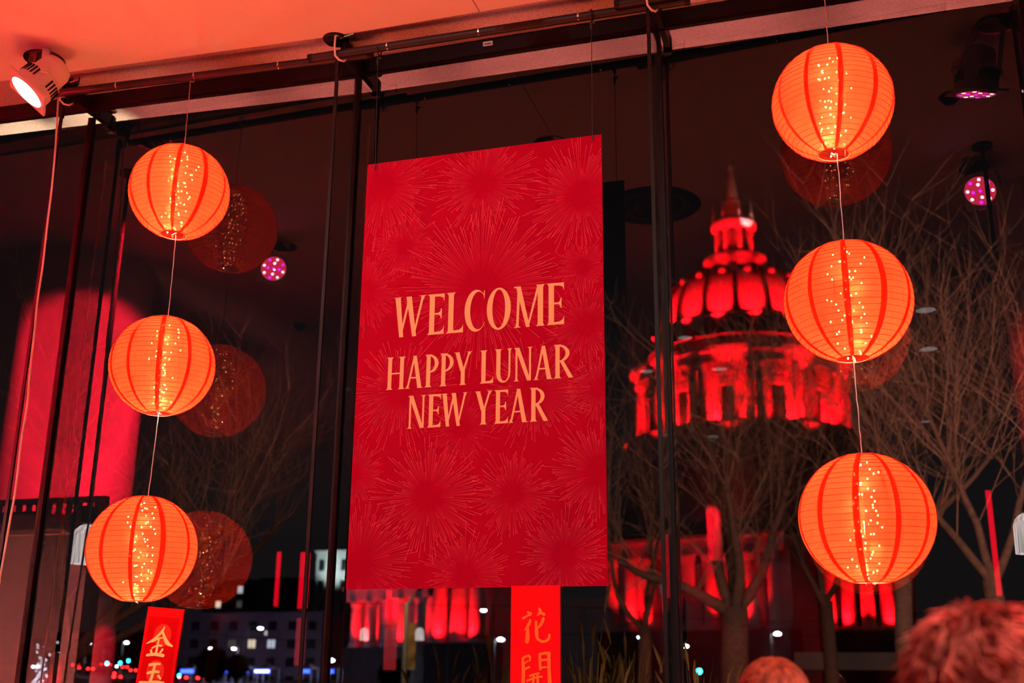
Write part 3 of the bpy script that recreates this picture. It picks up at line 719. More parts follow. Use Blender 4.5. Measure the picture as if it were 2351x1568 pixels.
KAI = [[(.06, .84, .07), (.08, .40, .09), (.06, -.20, .08)], [(.04, .86, .05), (.20, .94, .06), (.30, .92, .06), (.30, .78, .04)], [(.12, .70, .03), (.24, .78, .03)], [(.10, .50, .06), (.28, .58, .06)],
       [(.64, 1.0, .07), (.65, .80, .07), (.66, .52, .07)], [(.64, .99, .07), (.80, 1.03, .07), (.96, 1.02, .09)], [(.95, 1.02, .09), (.96, .50, .09), (1.0, -.20, .11)], [(.66, .80, .06), (.92, .83, .05)], [(.66, .56, .06), (.86, .58, .05)],
       [(.32, .30, .06), (.48, .36, .05), (.62, .38, .05)], [(.22, .14, .06), (.48, .24, .06), (.72, .28, .05)], [(.44, .34, .06), (.42, .10, .06), (.34, -.08, .06)], [(.56, .36, .06), (.58, .10, .07), (.58, -.1, .07)]]
def couplet(loc, rot, wd, ht, chars, brush, inset, lab, discs, bw=0.66):
    t = thing('couplet_board', lab, 'sign', loc, rot, group='red couplet boards')
    MB().box((0, 0, -ht / 2), (wd, 0.010, ht)).build('board', M['board'], t, bevel=0.001)
    if inset: MB().box((0, -0.0055, -ht / 2 - inset * .0), (wd - 2 * inset, 0.001, ht - 4.6 * inset)).build('inner_panel', M['board2'], t)
    for (x, z, r) in discs:
        MB().poly([(x + r * math.cos(2 * PI * k / 36), -0.0064, z + r * 1.12 * math.sin(2 * PI * k / 36)) for k in range(36)]).build('round_print', M['board3'], t)
    for (st, x0, z0, sx, sz) in chars:
        b = MB()
        for si, s in enumerate(st): stroke(b, [(x0 + p[0] * sx, z0 + p[1] * sz, p[2] * (sx + sz) * bw) for p in s], -0.0070 - 0.00012 * si)
        b.build('character', brush, t)
    # stake behind the board, standing on the floor
    MB().box((0, 0.02, -(loc[2] + .0) / 2 - 0.02), (0.022, 0.022, loc[2] - 0.04)).build('stake', M['black'], t)
    MB().lathe([(0.001, 0), (0.16, 0), (0.16, 0.012), (0.02, 0.02), (0.001, 0.02)], 32, (0, 0.02, -loc[2])).build('base', M['black'], t)
    return t
a = U(383, 1396, -0.02)
wb = (U(425, 1397, -0.02) - U(341, 1396, -0.02)).length
couplet((a.x, -0.02, a.z), (0, math.radians(4.4), 0), wb, 1.12, [(JIN, -.074, -.199, .138, .117), (YU, -.072, -.350, .125, .100)], M['gold'], 0.018, 'red board with two gold brushed characters below the left lanterns', [(0.004, -.122, .046), (-.004, -.282, .046)])
a = U(1230, 1344.5, -0.16); wb = (U(1286, 1343, -0.16) - U(1174, 1347, -0.16)).length
couplet((a.x, -0.16, a.z), (0, 0, 0), wb, 1.2, [(HUA, -.054, -.221, .116, .120), (KAI, -.057, -.384, .120, .118)], M['orange'], 0, 'red board with orange brushed characters below the welcome banner', [])

# ------------------------------------------------------------------ people seen from behind
M['skin'] = mat('skin', (0.62, 0.33, 0.25), 0.55, noise=0.06, nscale=30)
M['coat'] = mat('dark_coat', (0.05, 0.045, 0.05), 0.9, noise=0.2, nscale=40)
M['coat2'] = mat('grey_jacket', (0.16, 0.15, 0.16), 0.9, noise=0.2, nscale=40)
M['trouser'] = mat('trousers', (0.03, 0.03, 0.04), 0.9)
M['hair1'] = mat('short_brown_hair', (0.48, 0.20, 0.15), 0.45, noise=0.5, nscale=26, bump=0.5, bscale=120)
M['hair2'] = mat('long_auburn_hair', (0.34, 0.10, 0.045), 0.33, noise=0.62, nscale=1.0, bump=0.5, bscale=110, stretch=(75, 75, 7))
def person(x, y, top, yaw, lab, hm, long_hair=False, coat='coat', seed=1):
    """standing figure built at 1.75 m and scaled so that the crown is at `top`"""
    t = thing('person', lab, 'person', (x, y, 0), (0, 0, yaw), group=None)
    k = top / 1.77
    def body_mesh(items, name, m, parent, vox):
        b = MB()
        for it in items:
            if it[0] == 't': b.tube(it[1], it[2], 14)
            else: b.ell(it[1], it[2], 20, 14)
        b.v = [(p[0] * k, p[1] * k, p[2] * k) for p in b.v]
        o = b.build(name, m, parent, smooth=True)
        r = o.modifiers.new('join', 'REMESH'); r.mode = 'VOXEL'; r.voxel_size = vox; r.use_smooth_shade = True
        s = o.modifiers.new('smooth', 'SMOOTH'); s.iterations = 4; s.factor = 0.5
        return o
    it = [('e', (0, 0.012, 1.655), (0.076, 0.096, 0.108)), ('e', (0, 0.045, 1.600), (0.056, 0.060, 0.075)), ('e', (0, 0.108, 1.628), (0.011, 0.020, 0.020)), ('e', (0, 0.098, 1.585), (0.026, 0.012, 0.009)),
          ('e', (0.079, -0.004, 1.635), (0.010, 0.020, 0.032)), ('e', (-0.079, -0.004, 1.635), (0.010, 0.020, 0.032)), ('e', (0.03, 0.088, 1.652), (0.014, 0.014, 0.009)), ('e', (-0.03, 0.088, 1.652), (0.014, 0.014, 0.009)),
          ('t', [(0, -0.012, 1.60), (0, -0.02, 1.50), (0, -0.02, 1.42)], [0.053, 0.052, 0.075]),
          ('t', [(0, 0, 0.86), (0, 0, 1.05), (0, -0.005, 1.28), (0, -0.012, 1.44)], [0.145, 0.125, 0.145, 0.09])]
    for s in (-1, 1):
        it += [('t', [(0.06 * s, -0.01, 1.43), (0.175 * s, -0.012, 1.39), (0.215 * s, -0.02, 1.12), (0.215 * s, 0.05, 0.88), (0.21 * s, 0.075, 0.83)], [0.06, 0.062, 0.046, 0.032, 0.028]),
               ('t', [(0.09 * s, 0, 0.92), (0.095 * s, 0.005, 0.50), (0.098 * s, -0.02, 0.09)], [0.095, 0.060, 0.042]), ('t', [(0.10 * s, -0.05, 0.045), (0.105 * s, 0.07, 0.035), (0.11 * s, 0.17, 0.028)], [0.042, 0.040, 0.026]),
               ('e', (0.21 * s, 0.085, 0.785), (0.018, 0.036, 0.045))]
        for q in range(4): it.append(('t', [(0.205 * s, 0.06 + q * .017, 0.75), (0.203 * s, 0.064 + q * .017, 0.715 - .006 * (q in (1, 2))), (0.196 * s, 0.066 + q * .016, 0.685)], [0.0095, 0.009, 0.008]))
        it.append(('t', [(0.205 * s, 0.115, 0.785), (0.198 * s, 0.135, 0.755), (0.193 * s, 0.138, 0.73)], [0.011, 0.010, 0.009]))
    body_mesh(it, 'body', M['skin'], t, 0.0075)
    ct = [('t', [(0, 0, 0.84), (0, 0, 1.05), (0, -0.005, 1.28), (0, -0.012, 1.42), (0, -0.018, 1.475)], [0.165, 0.15, 0.168, 0.12, 0.072])]
    for s in (-1, 1): ct.append(('t', [(0.05 * s, -0.01, 1.42), (0.18 * s, -0.012, 1.39), (0.222 * s, -0.02, 1.12), (0.222 * s, 0.05, 0.87)], [0.075, 0.077, 0.062, 0.047]))
    body_mesh(ct, 'jacket', M[coat], t, 0.012)
    tr = []
    for s in (-1, 1): tr.append(('t', [(0.085 * s, 0, 0.95), (0.095 * s, 0.005, 0.50), (0.098 * s, -0.015, 0.10)], [0.112, 0.078, 0.062]))
    body_mesh(tr, 'trousers', M['trouser'], t, 0.014)
    sh = []
    for s in (-1, 1): sh.append(('t', [(0.10 * s, -0.055, 0.05), (0.105 * s, 0.07, 0.045), (0.112 * s, 0.18, 0.034)], [0.049, 0.047, 0.033]))
    body_mesh(sh, 'shoes', M['black'], t, 0.009)
    # hair: a cap with thousands of short locks (or long strands)
    rnd = random.Random(seed); b = MB()
    hc = Vector((0, -0.006, 1.662)); hr = Vector((0.090, 0.108, 0.108))
    def onhead(th, ph): return Vector((hr.x * math.sin(th) * math.cos(ph), hr.y * math.sin(th) * math.sin(ph), hr.z * math.cos(th)))
    cap = []
    rows, cols = 14, 32
    for i in range(rows + 1):
        for j in range(cols):
            ph = 2 * PI * j / cols
            lim = 1.15 if math.sin(ph) > 0.3 else ((1.95 if math.sin(ph) < -0.35 else 1.3) if not long_hair else (1.95 if math.sin(ph) < -.2 else 1.5))
            th = 0.02 + lim * i / rows
            b.v.append(tuple(hc + onhead(th, ph)))
    for i in range(rows):
        for j in range(cols): b.f.append((i * cols + j, (i + 1) * cols + j, (i + 1) * cols + (j + 1) % cols, i * cols + (j + 1) % cols))
    n = 2600 if not long_hair else 1500
    for q in range(n):
        ph = rnd.uniform(0, 2 * PI); lim = 1.2 if math.sin(ph) > 0.3 else ((2.0 if math.sin(ph) < -0.35 else 1.3) if not long_hair else (2.0 if math.sin(ph) < -.2 else 1.55))
        th = lim * math.sqrt(rnd.random()); p = onhead(th, ph); nr = Vector((p.x / hr.x ** 2, p.y / hr.y ** 2, p.z / hr.z ** 2)).normalized()
        dn = Vector((-.25 * nr.x, -.4, -1)) if not long_hair else Vector((0, -.1, -1))
        tg = (dn - nr * dn.dot(nr)); tg = tg.normalized() if tg.length > 1e-3 else Vector((0, -1, 0))
        sw = tg.cross(nr).normalized()
        if not long_hair:
            l = rnd.uniform(.045, .085); tg = (tg + sw * (0.75 * math.sin(3.1 * ph + 5 * th) + rnd.uniform(-.2, .2))).normalized(); p0 = hc + p * 0.99
            pts = [p0, p0 + (tg * .55 + nr * rnd.uniform(.06, .22)) * l, p0 + (tg * 1.1 + nr * rnd.uniform(-.08, .22)) * l]; rr = [.0035, .003, .0006]
        else:
            p0 = hc + p; l = rnd.uniform(.20, .42); pts = [p0]
            cur = p.copy()
            for s_ in range(7):
                nn = Vector((cur.x / hr.x ** 2, cur.y / hr.y ** 2, cur.z / hr.z ** 2)).normalized(); d = Vector((sw.x * .1, -.12, -1)) 
                if cur.z > -0.02: d = d - nn * d.dot(nn); d.normalize()
                cur = cur + d * (l / 7) * (0.6 if s_ < 3 else 1.2) + Vector((rnd.uniform(-.004, .004), rnd.uniform(-.004, .003), 0))
                if cur.z > -0.02: cur = cur * (1.02 / max(math.sqrt((cur.x / hr.x) ** 2 + (cur.y / hr.y) ** 2 + (cur.z / hr.z) ** 2), .5))
                pts.append(hc + cur)
            rr = [.004, .0045, .0045, .0045, .004, .004, .003, .001]
        b.tube(pts, rr, 4, cap=False)
    b.v = [(p[0] * k, p[1] * k, p[2] * k) for p in b.v]
    b.build('hair', hm, t, smooth=True)
    if long_hair:
        c = MB(); c.tube([(-.075 * k, -.045 * k, 1.715 * k), (-.05 * k, -.075 * k, 1.72 * k), (-.03 * k, -.085 * k, 1.715 * k)], 0.006, 8)
        c.build('hair_clip', M['steel'], t, smooth=True)
        for s in (-1, 1): MB().ell((s * .094 * k, -.004 * k, 1.598 * k), (.007, .007, .009), 10, 8).build('earring', M['steel'], t, smooth=True)
    return t
q = U(2243, 1392, -2.72); person(q.x, q.y, q.z - 0.012, 0.5, 'person with short tousled brown hair seen from behind at lower right', M['hair1'], False, 'coat2', 3)
q = U(1772, 1506, -1.75); person(q.x, q.y, q.z - 0.005, 0.25, 'person with smooth auburn hair below the lowest right lantern', M['hair2'], True, 'coat', 8)
q = U(2395, 1436, -2.35); person(q.x, q.y, q.z - 0.012, -0.2, 'person at the right edge of the frame with only the hair showing', M['hair1'], False, 'coat', 5)
# ------------------------------------------------------------------ deeper in the room (seen mirrored in the glass)
M['pend'] = emis('pendant_glass_glow', (1.0, 0.84, 0.80), 14.0)
nt = M['pend'].node_tree; tc_ = nt.nodes.new('ShaderNodeTexCoord'); wv = nt.nodes.new('ShaderNodeTexNoise'); mp_ = nt.nodes.new('ShaderNodeMapping')
mp_.inputs['Scale'].default_value = (60, 60, 2); nt.links.new(tc_.outputs['Object'], mp_.inputs[0]); nt.links.new(mp_.outputs[0], wv.inputs['Vector']); wv.inputs['Scale'].default_value = 1.0
mr_ = nt.nodes.new('ShaderNodeMapRange'); mr_.inputs[1].default_value = .3; mr_.inputs[2].default_value = .7; mr_.inputs[3].default_value = 5; mr_.inputs[4].default_value = 20
nt.links.new(wv.outputs['Fac'], mr_.inputs[0]); nt.links.new(mr_.outputs[0], nt.nodes['Emission'].inputs[1])
M['pend_dim'] = mat('fluted_glass', (0.75, 0.70, 0.68), 0.25, noise=0.1)
M['bulb'] = emis('pendant_tube', (1.0, 0.93, 0.86), 26)
M['down'] = emis('downlight_disc', (1.0, 0.93, 0.90), 3.2)
M['col_glow'] = emis('red_column_glow', (1.0, 0.001, 0.018), 20)  # emission standing in for red light on columns
M['col_glow_dim'] = emis('dim_column_glow', (1.0, 0.05, 0.06), 5)  # weaker emission standing in for the dimly lit lower column
def px_len(p, npx): return npx / 2578.28 * (p - EYE).dot(FW)
# big round column left of the camera
v = U(200, 700, 2.55); cr = (U(350, 700, 2.55) - U(45, 700, 2.55)).length * 0.79 / 2; c1 = mir(v)
col = MB().lathe([(cr, 0.0), (cr, CEIL)], 64, (0, 0, 0)).build('column', M['plaster'], smooth=True, kind='structure', loc=(c1.x, c1.y, 0))
tag(col, 'round pale column mirrored at left in strong red light', 'column')
# second column at the right edge
v = U(2470, 1130, 3.0); c2 = mir(v)
col = MB().lathe([(0.30, 0.0), (0.30, CEIL)], 48).build('column', M['plaster'], smooth=True, kind='structure', loc=(c2.x, c2.y, 0)); tag(col, 'round pale column mirrored at the right edge of the frame', 'column')
lamp('column_spot', 'SPOT', (0.72, -0.43, 4.42), 1500, RED, (c2.x, c2.y, 2.6), 0.04, 50, 0.6)
# column with a soft red pool above the tree fork
v = U(1643, 1240, 10.5); c3 = mir(v); r3 = px_len(v, 19); zb = U(1648, 1288, 10.5).z
col = MB().lathe([(r3, zb), (r3, CEIL)], 32).build('column', M['plaster'], smooth=True, kind='structure', loc=(c3.x, c3.y, 0)); tag(col, 'red lit column mirrored above the fork of the bare tree', 'column')
MB().box((0, -0.5, zb / 2), (2.6, 0.3, zb)).build('counter_wall', M['wall'], col)
lamp('column_spot', 'SPOT', (c3.x - .2, c3.y + r3 + 0.5, zb + 0.95), 1500, RED, (c3.x - .05, c3.y + r3 * .5, zb + .1), 0.03, 66, 0.5)
# glowing strips on posts, added in place of red-lit columns
for (px, y0, y1, wpx, ylow, lab) in ((645, 1265, 1395, 8, None, 'slim red glow strip for a lit column mirrored left of the wide red one'), (705, 1266, 1400, 22, 1530, 'wide red glow strip for a lit column mirrored beside the banner fin'),
                               (905, 1352, 1421, 30, 1540, 'red glow strip for a lit column mirrored below the banner beside the lamp post'), (1531, 1225, 1375, 15, None, 'red glow strip for a lit column mirrored behind the right fin'),
                               (2270, 1124, 1372, 11, 1408, 'red glow strip for a lit column mirrored above the tousled head')):
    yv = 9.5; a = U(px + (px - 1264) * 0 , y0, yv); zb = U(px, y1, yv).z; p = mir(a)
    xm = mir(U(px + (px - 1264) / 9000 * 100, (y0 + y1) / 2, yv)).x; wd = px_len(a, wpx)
    t = thing('glow_strip', lab, 'light', (xm, p.y, 0), group='red glow strips for lit columns')
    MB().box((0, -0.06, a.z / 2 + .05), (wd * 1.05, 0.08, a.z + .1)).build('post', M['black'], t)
    MB().box((0, 0.0, (a.z + zb) / 2), (wd, 0.05, a.z - zb)).build('glow_panel', M['col_glow'], t, bevel=0.01)
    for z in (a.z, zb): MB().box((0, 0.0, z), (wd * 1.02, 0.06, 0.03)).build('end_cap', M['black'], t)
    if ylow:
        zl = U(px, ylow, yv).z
        MB().box((0, 0.0, (zb + zl) / 2 - .05), (wd * .96, 0.05, zb - zl - .12)).build('lower_glow_panel', M['col_glow_dim'], t, bevel=0.01)
# fluted bell pendants
def pendant(px, py, wpx, yv, lab, bright=True):
    v = U(px, py, yv); p = mir(v); r = px_len(v, wpx) / 2
    t = thing('pendant_lamp', lab, 'lamp', (p.x, p.y, p.z), group='fluted glass pendants')
    n = 48; prof = [(0.30, 1.35), (0.55, 1.22), (0.80, 0.95), (0.95, 0.55), (1.0, -1.35)]
    b = MB(); k0 = 0
    for (rr, z) in prof:
        for j in range(n * 2):
            a = PI * j / n; q = rr * (1.0 if j % 2 else 0.955) * r; b.v.append((q * math.cos(a), q * math.sin(a), z * r))
    for i in range(len(prof) - 1):
        for j in range(n * 2): b.f.append((i * 2 * n + j, i * 2 * n + (j + 1) % (2 * n), (i + 1) * 2 * n + (j + 1) % (2 * n), (i + 1) * 2 * n + j))
    b.build('fluted_shade', M['pend'] if bright else M['pend_dim'], t)
    MB().lathe([(r * 0.24, -r * .9), (r * 0.24, r * .9)], 12, cap0=True, cap1=True).build('light_tube', M['bulb'], t)
    MB().lathe([(r * .34, r * 1.35), (r * .50, r * 1.45), (r * .50, r * 2.6), (r * .1, r * 2.7)], 24, cap0=True, cap1=True).build('socket_cap', M['black'], t)
    MB().tube([(0, 0, r * 2.6), (0, 0, CEIL - p.z)], 0.013, 8).build('rod', M['black'], t)
    MB().lathe([(0.06, CEIL - p.z - .02), (0.06, CEIL - p.z)], 20, cap0=True).build('ceiling_rose', M['black'], t)
    return t
pendant(200, 1250, 66, 1.10, 'fluted glass pendant mirrored behind the lowest left lantern')
pendant(2362, 1225, 68, 2.2, 'fluted glass pendant mirrored at the right edge of the frame')
pendant(837, 1456, 21, 16.0, 'small glowing pendant mirrored left of the lamp post')
pendant(964, 1456, 21, 16.0, 'small glowing pendant mirrored right of the lamp post')
pendant(611, 1453, 8, 18.0, 'tiny pendant mirrored over the grey block, left of a pair')
pendant(636, 1451, 9, 18.0, 'tiny pendant mirrored over the grey block, right of a pair')
pendant(6, 1435, 22, 8.0, 'dim pendant mirrored at the lower left edge of the frame')
# bar kiosk with a black lattice frame
yv = 1.95; a = mir(U(-330, 1168, yv)); b_ = mir(U(246, 1172, yv)); zt1 = U(120, 1151, yv).z; zt2 = U(120, 1189, yv).z; zt3 = U(120, 1209, yv).z; zt4 = U(120, 1226, yv).z
kiosk_b = b_
t = thing('bar_kiosk', 'bar kiosk with black lattice frame mirrored in front of the red column', 'kiosk', (a.x, a.y, 0))
Lk = b_.x - a.x
M['beige'] = mat('beige_board', (0.55, 0.50, 0.36), 0.6); M['amber'] = mat('amber_panel', (0.28, 0.13, 0.05), 0.5)
for z in (zt1, zt2): MB().box((Lk / 2, 0, z), (Lk, 0.05, 0.036)).build('rail', M['black'], t)
for i in range(26): MB().box((0.05 + i * (Lk - .1) / 25, 0, (zt1 + zt2) / 2), (0.026, 0.035, zt1 - zt2)).build('baluster', M['black'], t)
na = 14
for i in range(na):
    x = (i + .5) * Lk / na; h = zt2 - zt3; wd = Lk / na
    f = MB().box((x, -0.02, (zt2 + zt3) / 2 - .01), (wd * .96, 0.02, h)).build('arch_panel', M['amber'], t)
    MB().tube([(x + wd * .36 * math.cos(PI * k / 10), -0.004, zt3 + h * .8 * math.sin(PI * k / 10)) for k in range(11)], 0.005, 5).build('arch_bead', M['gold'], f)
MB().box((Lk / 2, -0.03, (zt3 + zt4) / 2), (Lk, 0.06, zt3 - zt4)).build('fascia', M['beige'], t)
MB().box((Lk / 2, -0.45, zt2 - .03), (Lk, 0.86, 0.03)).build('canopy', M['black'], t)
MB().box((Lk / 2, 0.34, zt3 - .01), (Lk, 0.66, 0.02)).build('shade_board', M['black'], t)  # board added to keep the spotlight off the lower column
lamp('column_fill', 'AREA', (c1.x + 1.3, c1.y + cr + 1.1, 1.0), 170, (1, .17, .14), (c1.x + .1, c1.y + cr, 2.0), size=.3, spread=70)  # added fill below the frame, pink on the lower column
for x in (0.04, Lk - .04): MB().box((x, 0, zt1 / 2), (0.07, 0.07, zt1 + .02)).build('leg', M['black'], t)
# recessed downlights, air diffuser and detectors in the ceiling
for (px, py, wpx, lab) in ((1573, 776, 32, 'pale downlight mirrored on the left flank of the dome'), (2125, 713, 45, 'pale downlight mirrored right of the middle lantern'), (2132, 802, 40, 'pale downlight mirrored just below the brighter one at right'),
                      (1485, 853, 31, 'pale downlight mirrored just left of the right fin'), (1652, 848, 33, 'pale downlight mirrored on the drum of the dome'), (1637, 1003, 27, 'pale downlight mirrored at the foot of the colonnade'), (2125, 968, 20, 'small dim downlight mirrored low at right')):
    v = UZ(px, py, CEIL - .004); p = mir(v); r = px_len(v, wpx) / 2
    t = thing('downlight', lab, 'downlight', p, group='recessed ceiling downlights')
    MB().lathe([(0.001, 0.0), (r, 0.0), (r, 0.003), (0.001, 0.003)], 32).build('lit_disc', M['down'], t)
    MB().lathe([(r, -0.003), (r * 1.12, -0.003), (r * 1.12, 0.003), (r, 0.003)], 32).build('trim_ring', M['chrome'], t)
v = UZ(1500, 480, CEIL - 0.02); p = mir(v)
t = thing('air_diffuser', 'round black ceiling diffuser mirrored right of the banner top', 'vent', (p.x, p.y, CEIL))
for r0, r1, z in ((0.26, 0.33, -0.012), (0.15, 0.21, -0.03), (0.05, 0.10, -0.045)):
    MB().lathe([(r0, z), (r1, 0.0), (r1, -0.004), (r0, z - 0.006), (r0, z)], 48).build('ring', M['black'], t, smooth=False)
MB().lathe([(0.001, -0.003), (0.30, -0.003)], 48).build('throat', mat('grey_throat', (0.10, 0.09, 0.09), 0.6), t)
for (px, py, lab) in ((2180, 226, 'small dark smoke detector mirrored at upper right'), (690, 749, 'small dark detector mirrored between left lanterns and banner')):
    v = UZ(px, py, CEIL - .01); p = mir(v)
    t = thing('smoke_detector', lab, 'detector', (p.x, p.y, CEIL), group='ceiling smoke detectors')
    MB().lathe([(0.001, -0.05), (0.03, -0.048), (0.045, -0.03), (0.05, -0.012)], 24).build('sensor', M['black'], t, smooth=True)
    MB().lathe([(0.001, -0.012), (0.058, -0.012), (0.058, 0.0)], 24).build('base', M['black'], t)

# ================================================================== OUTDOORS
GZ = -2.0
M['asphalt'] = mat('asphalt', (0.05, 0.05, 0.055), 0.8, noise=0.3, nscale=0.6)
M['stone'] = mat('pale_granite', (0.55, 0.52, 0.50), 0.85, noise=0.12, nscale=1.2)
M['slate'] = mat('dome_lead', (0.50, 0.46, 0.45), 0.7, noise=0.15, nscale=1.0)
M['rib_dk'] = mat('dome_rib', (0.10, 0.09, 0.09), 0.6)
M['plinth'] = mat('dark_granite', (0.07, 0.055, 0.055), 0.8, noise=0.3, nscale=0.8)
M['goldleaf'] = mat('gilding', (0.5, 0.40, 0.25), 0.6)
M['dkglass'] = mat('night_window', (0.02, 0.02, 0.025), 0.15)
M['bark'] = mat('bark', (0.17, 0.105, 0.08), 0.9, noise=0.35, nscale=14, bump=0.6, bscale=30)
M['twig'] = mat('twig_bark', (0.36, 0.22, 0.16), 0.9)
MB().box((-40, 160 + G + .3, GZ - 0.5), (620, 320, 1.0)).build('ground', M['asphalt'], kind='structure')
MB().box((-2, G + 0.3 + 1.6, -1.0), (24, 3.2, 1.98)).build('terrace', M['concrete'], kind='structure')
rd = MB(); rz = lambda y: .3 + .0277 * (y - 170)
rd.add([(-235, 88, rz(88)), (-60, 88, rz(88)), (-100, 300, rz(300)), (-300, 300, rz(300)), (-235, 88, -2.6), (-60, 88, -2.6), (-100, 300, -2.6), (-300, 300, -2.6)], [(0, 1, 2, 3), (7, 6, 5, 4), (0, 4, 5, 1), (1, 5, 6, 2), (2, 6, 7, 3), (3, 7, 4, 0)])
o = rd.build('avenue', M['asphalt'], kind='structure'); tag(o, 'dark avenue rising away behind the left lanterns', 'road')
# faint warm street light on the trees, by unseen area lights added here
for (x, y, z, e) in ((-6, 1.6, 4.2, 450), (1.5, 1.6, 4.2, 950), (6, 3, 5.2, 1000)):
    lamp('tree_fill', 'AREA', (x, y, z), e, (1.0, 0.50, 0.36), (x + 1.5, y + 14, 4.5), size=0.5, spread=150)
for x in (-5.9, -5.3, -4.7, -4.2): lamp('soffit_lamp', 'SPOT', (x, 0.62, 3.5), 900, (1, 0.66, 0.40), (x, 0.50, 4.76), 0.03, 28, 0.9)
for x in (-3.5, -2.5, -1.5, -0.5, 0.5): lamp('soffit_lamp', 'SPOT', (x, 0.66, 3.0), 640, (1, .22, .17), (x, .54, 4.76), .03, 40, .9)

lamp('grass_fill', 'AREA', (-0.9, 0.9, 0.5), 22, (1, .62, .36), (-0.6, 2.3, 1.4), size=.3, spread=110)  # unseen fill added to brighten the dry grasses
# ---- domed city hall
DX, DY = -19.1, 200.0
ch = thing('domed_city_hall', 'domed city hall floodlit red beyond the bare trees', 'building', (DX, DY, GZ))
def hz(z): return z - GZ
MB().lathe([(23, 0), (23, hz(36)), (21.6, hz(37)), (21.6, hz(42.4)), (20.6, hz(43))], 64, cap1=True).build('base_drum', M['stone'], ch)
MB().lathe([(16.0, hz(42.6)), (16.0, hz(55))], 64).build('colonnade_wall', M['stone'], ch)
NCOL = 24
for k in range(NCOL):
    a = 2 * PI * (k + .5) / NCOL - 0.05
    if math.sin(a) > 0.35: continue
    c = MB(); cx, cy = 18.6 * math.cos(a), 18.6 * math.sin(a)
    pair = -0.085 if k % 2 else 0.085
    cx, cy = 18.6 * math.cos(a + pair), 18.6 * math.sin(a + pair)
    c.lathe([(1.05, hz(42.6)), (1.05, hz(43.3)), (0.80, hz(43.6)), (0.78, hz(48)), (0.68, hz(52.2)), (1.0, hz(53.0)), (1.0, hz(53.5))], 20, (cx, cy, 0))
    c.build('column', M['stone'], ch, smooth=False)
    a2 = 2 * PI * k / NCOL - 0.05 + (0 if k % 2 == 0 else 0)
    if k % 2 == 1:
        q = Matrix.Rotation(a2 + PI / NCOL * 0, 3, 'Z')
        am = 2 * PI * (k + 1) / NCOL - 0.05; q = Matrix.Rotation(am, 3, 'Z')
        win = MB().box(q @ Vector((16.05, 0, 0)) + Vector((0, 0, hz(46.6))), (0.3, 2.0, 6.2), q).build('window', M['dkglass'], ch)
        MB().box(q @ Vector((16.35, 0, 0)) + Vector((0, 0, hz(50.6))), (1.0, 3.6, 1.3), q).build('balcony', M['stone'], win)
        ped = MB(); v6 = [Vector((16.2, -2.0, hz(51.6))), Vector((16.2, 2.0, hz(51.6))), Vector((16.2, 0, hz(53.0))), Vector((17.0, -2.0, hz(51.6))), Vector((17.0, 2.0, hz(51.6))), Vector((17.0, 0, hz(53.0)))]
        ped.add([q @ p for p in v6], [(0, 2, 1), (3, 4, 5), (0, 1, 4, 3), (1, 2, 5, 4), (2, 0, 3, 5)]); ped.build('pediment', M['stone'], win)
        for s in (-1, 1): MB().box(q @ Vector((16.3, 1.5 * s, 0)) + Vector((0, 0, hz(46.8))), (0.6, 0.5, 7.0), q).build('jamb', M['stone'], win)
MB().lathe([(19.3, hz(53.5)), (19.5, hz(54.7)), (20.3, hz(55.2)), (20.5, hz(55.9)), (19.2, hz(56.2)), (17.2, hz(56.4))], 72).build('entablature', M['stone'], ch)
MB().lathe([(16.6, hz(56.2)), (16.6, hz(58.6)), (17.0, hz(59.0)), (15.6, hz(59.2)), (15.6, hz(62.4)), (16.2, hz(62.9)), (15.4, hz(63.3)), (14.6, hz(63.4))], 72).build('attic_drum', M['stone'], ch)
dome = []
for i in range(17):
    a = i / 16; z = 63.2 + 12.2 * math.sin(a * PI / 2 * 0.985); r = 14.4 * math.cos(a * PI / 2 * 0.80) ** 0.92
    dome.append((r, hz(z)))
MB().lathe(dome, 72).build('dome_shell', M['slate'], ch, smooth=True)
for k in range(16):
    a = 2 * PI * k / 16 + 0.08; b = MB()
    pts = [((r + .15) * math.cos(a), (r + .15) * math.sin(a), z) for r, z in dome]
    b.tube(pts, [0.62 - 0.02 * i for i in range(len(pts))], 6); b.build('dome_rib', M['rib_dk'], ch)
    am = a + PI / 16
    r_, z_ = dome[9]; q = Matrix.Rotation(am, 3, 'Z')
    MB().ell(q @ Vector((r_ + .2, 0, 0)) + Vector((0, 0, z_)), (0.75, 0.75, 0.75), 12, 8).build('oculus', M['stone'], ch, smooth=True)
MB().lathe([(5.0, hz(74.6)), (5.4, hz(75.2)), (4.6, hz(75.6)), (4.6, hz(77.0)), (6.0, hz(77.6)), (6.0, hz(78.2)), (3.4, hz(78.4))], 40).build('lantern_base', M['stone'], ch)
MB().lathe([(1.9, hz(78.2)), (1.9, hz(84.4))], 24).build('lantern_core', M['stone'], ch)
for k in range(8):
    a = 2 * PI * (k + .5) / 8
    MB().lathe([(0.62, hz(78.2)), (0.50, hz(78.8)), (0.46, hz(83.4)), (0.7, hz(84.0))], 12, (3.3 * math.cos(a), 3.3 * math.sin(a), 0)).build('lantern_column', M['stone'], ch)
    MB().lathe([(0.30, hz(86)), (0.34, hz(87.2)), (0.12, hz(87.6)), (0.05, hz(89.6))], 8, (3.9 * math.cos(a), 3.9 * math.sin(a), 0)).build('finial', M['goldleaf'], ch)
MB().lathe([(3.6, hz(83.9)), (4.3, hz(84.6)), (4.4, hz(85.4)), (3.9, hz(86.1)), (2.4, hz(86.3))], 40).build('lantern_cornice', M['stone'], ch)
MB().lathe([(2.3, hz(86.1)), (1.9, hz(88.4)), (1.75, hz(88.6)), (1.5, hz(90.4)), (1.15, hz(91.0)), (0.8, hz(95.0)), (0.45, hz(96.5)), (0.35, hz(97.0))], 20).build('spire', M['goldleaf'], ch)
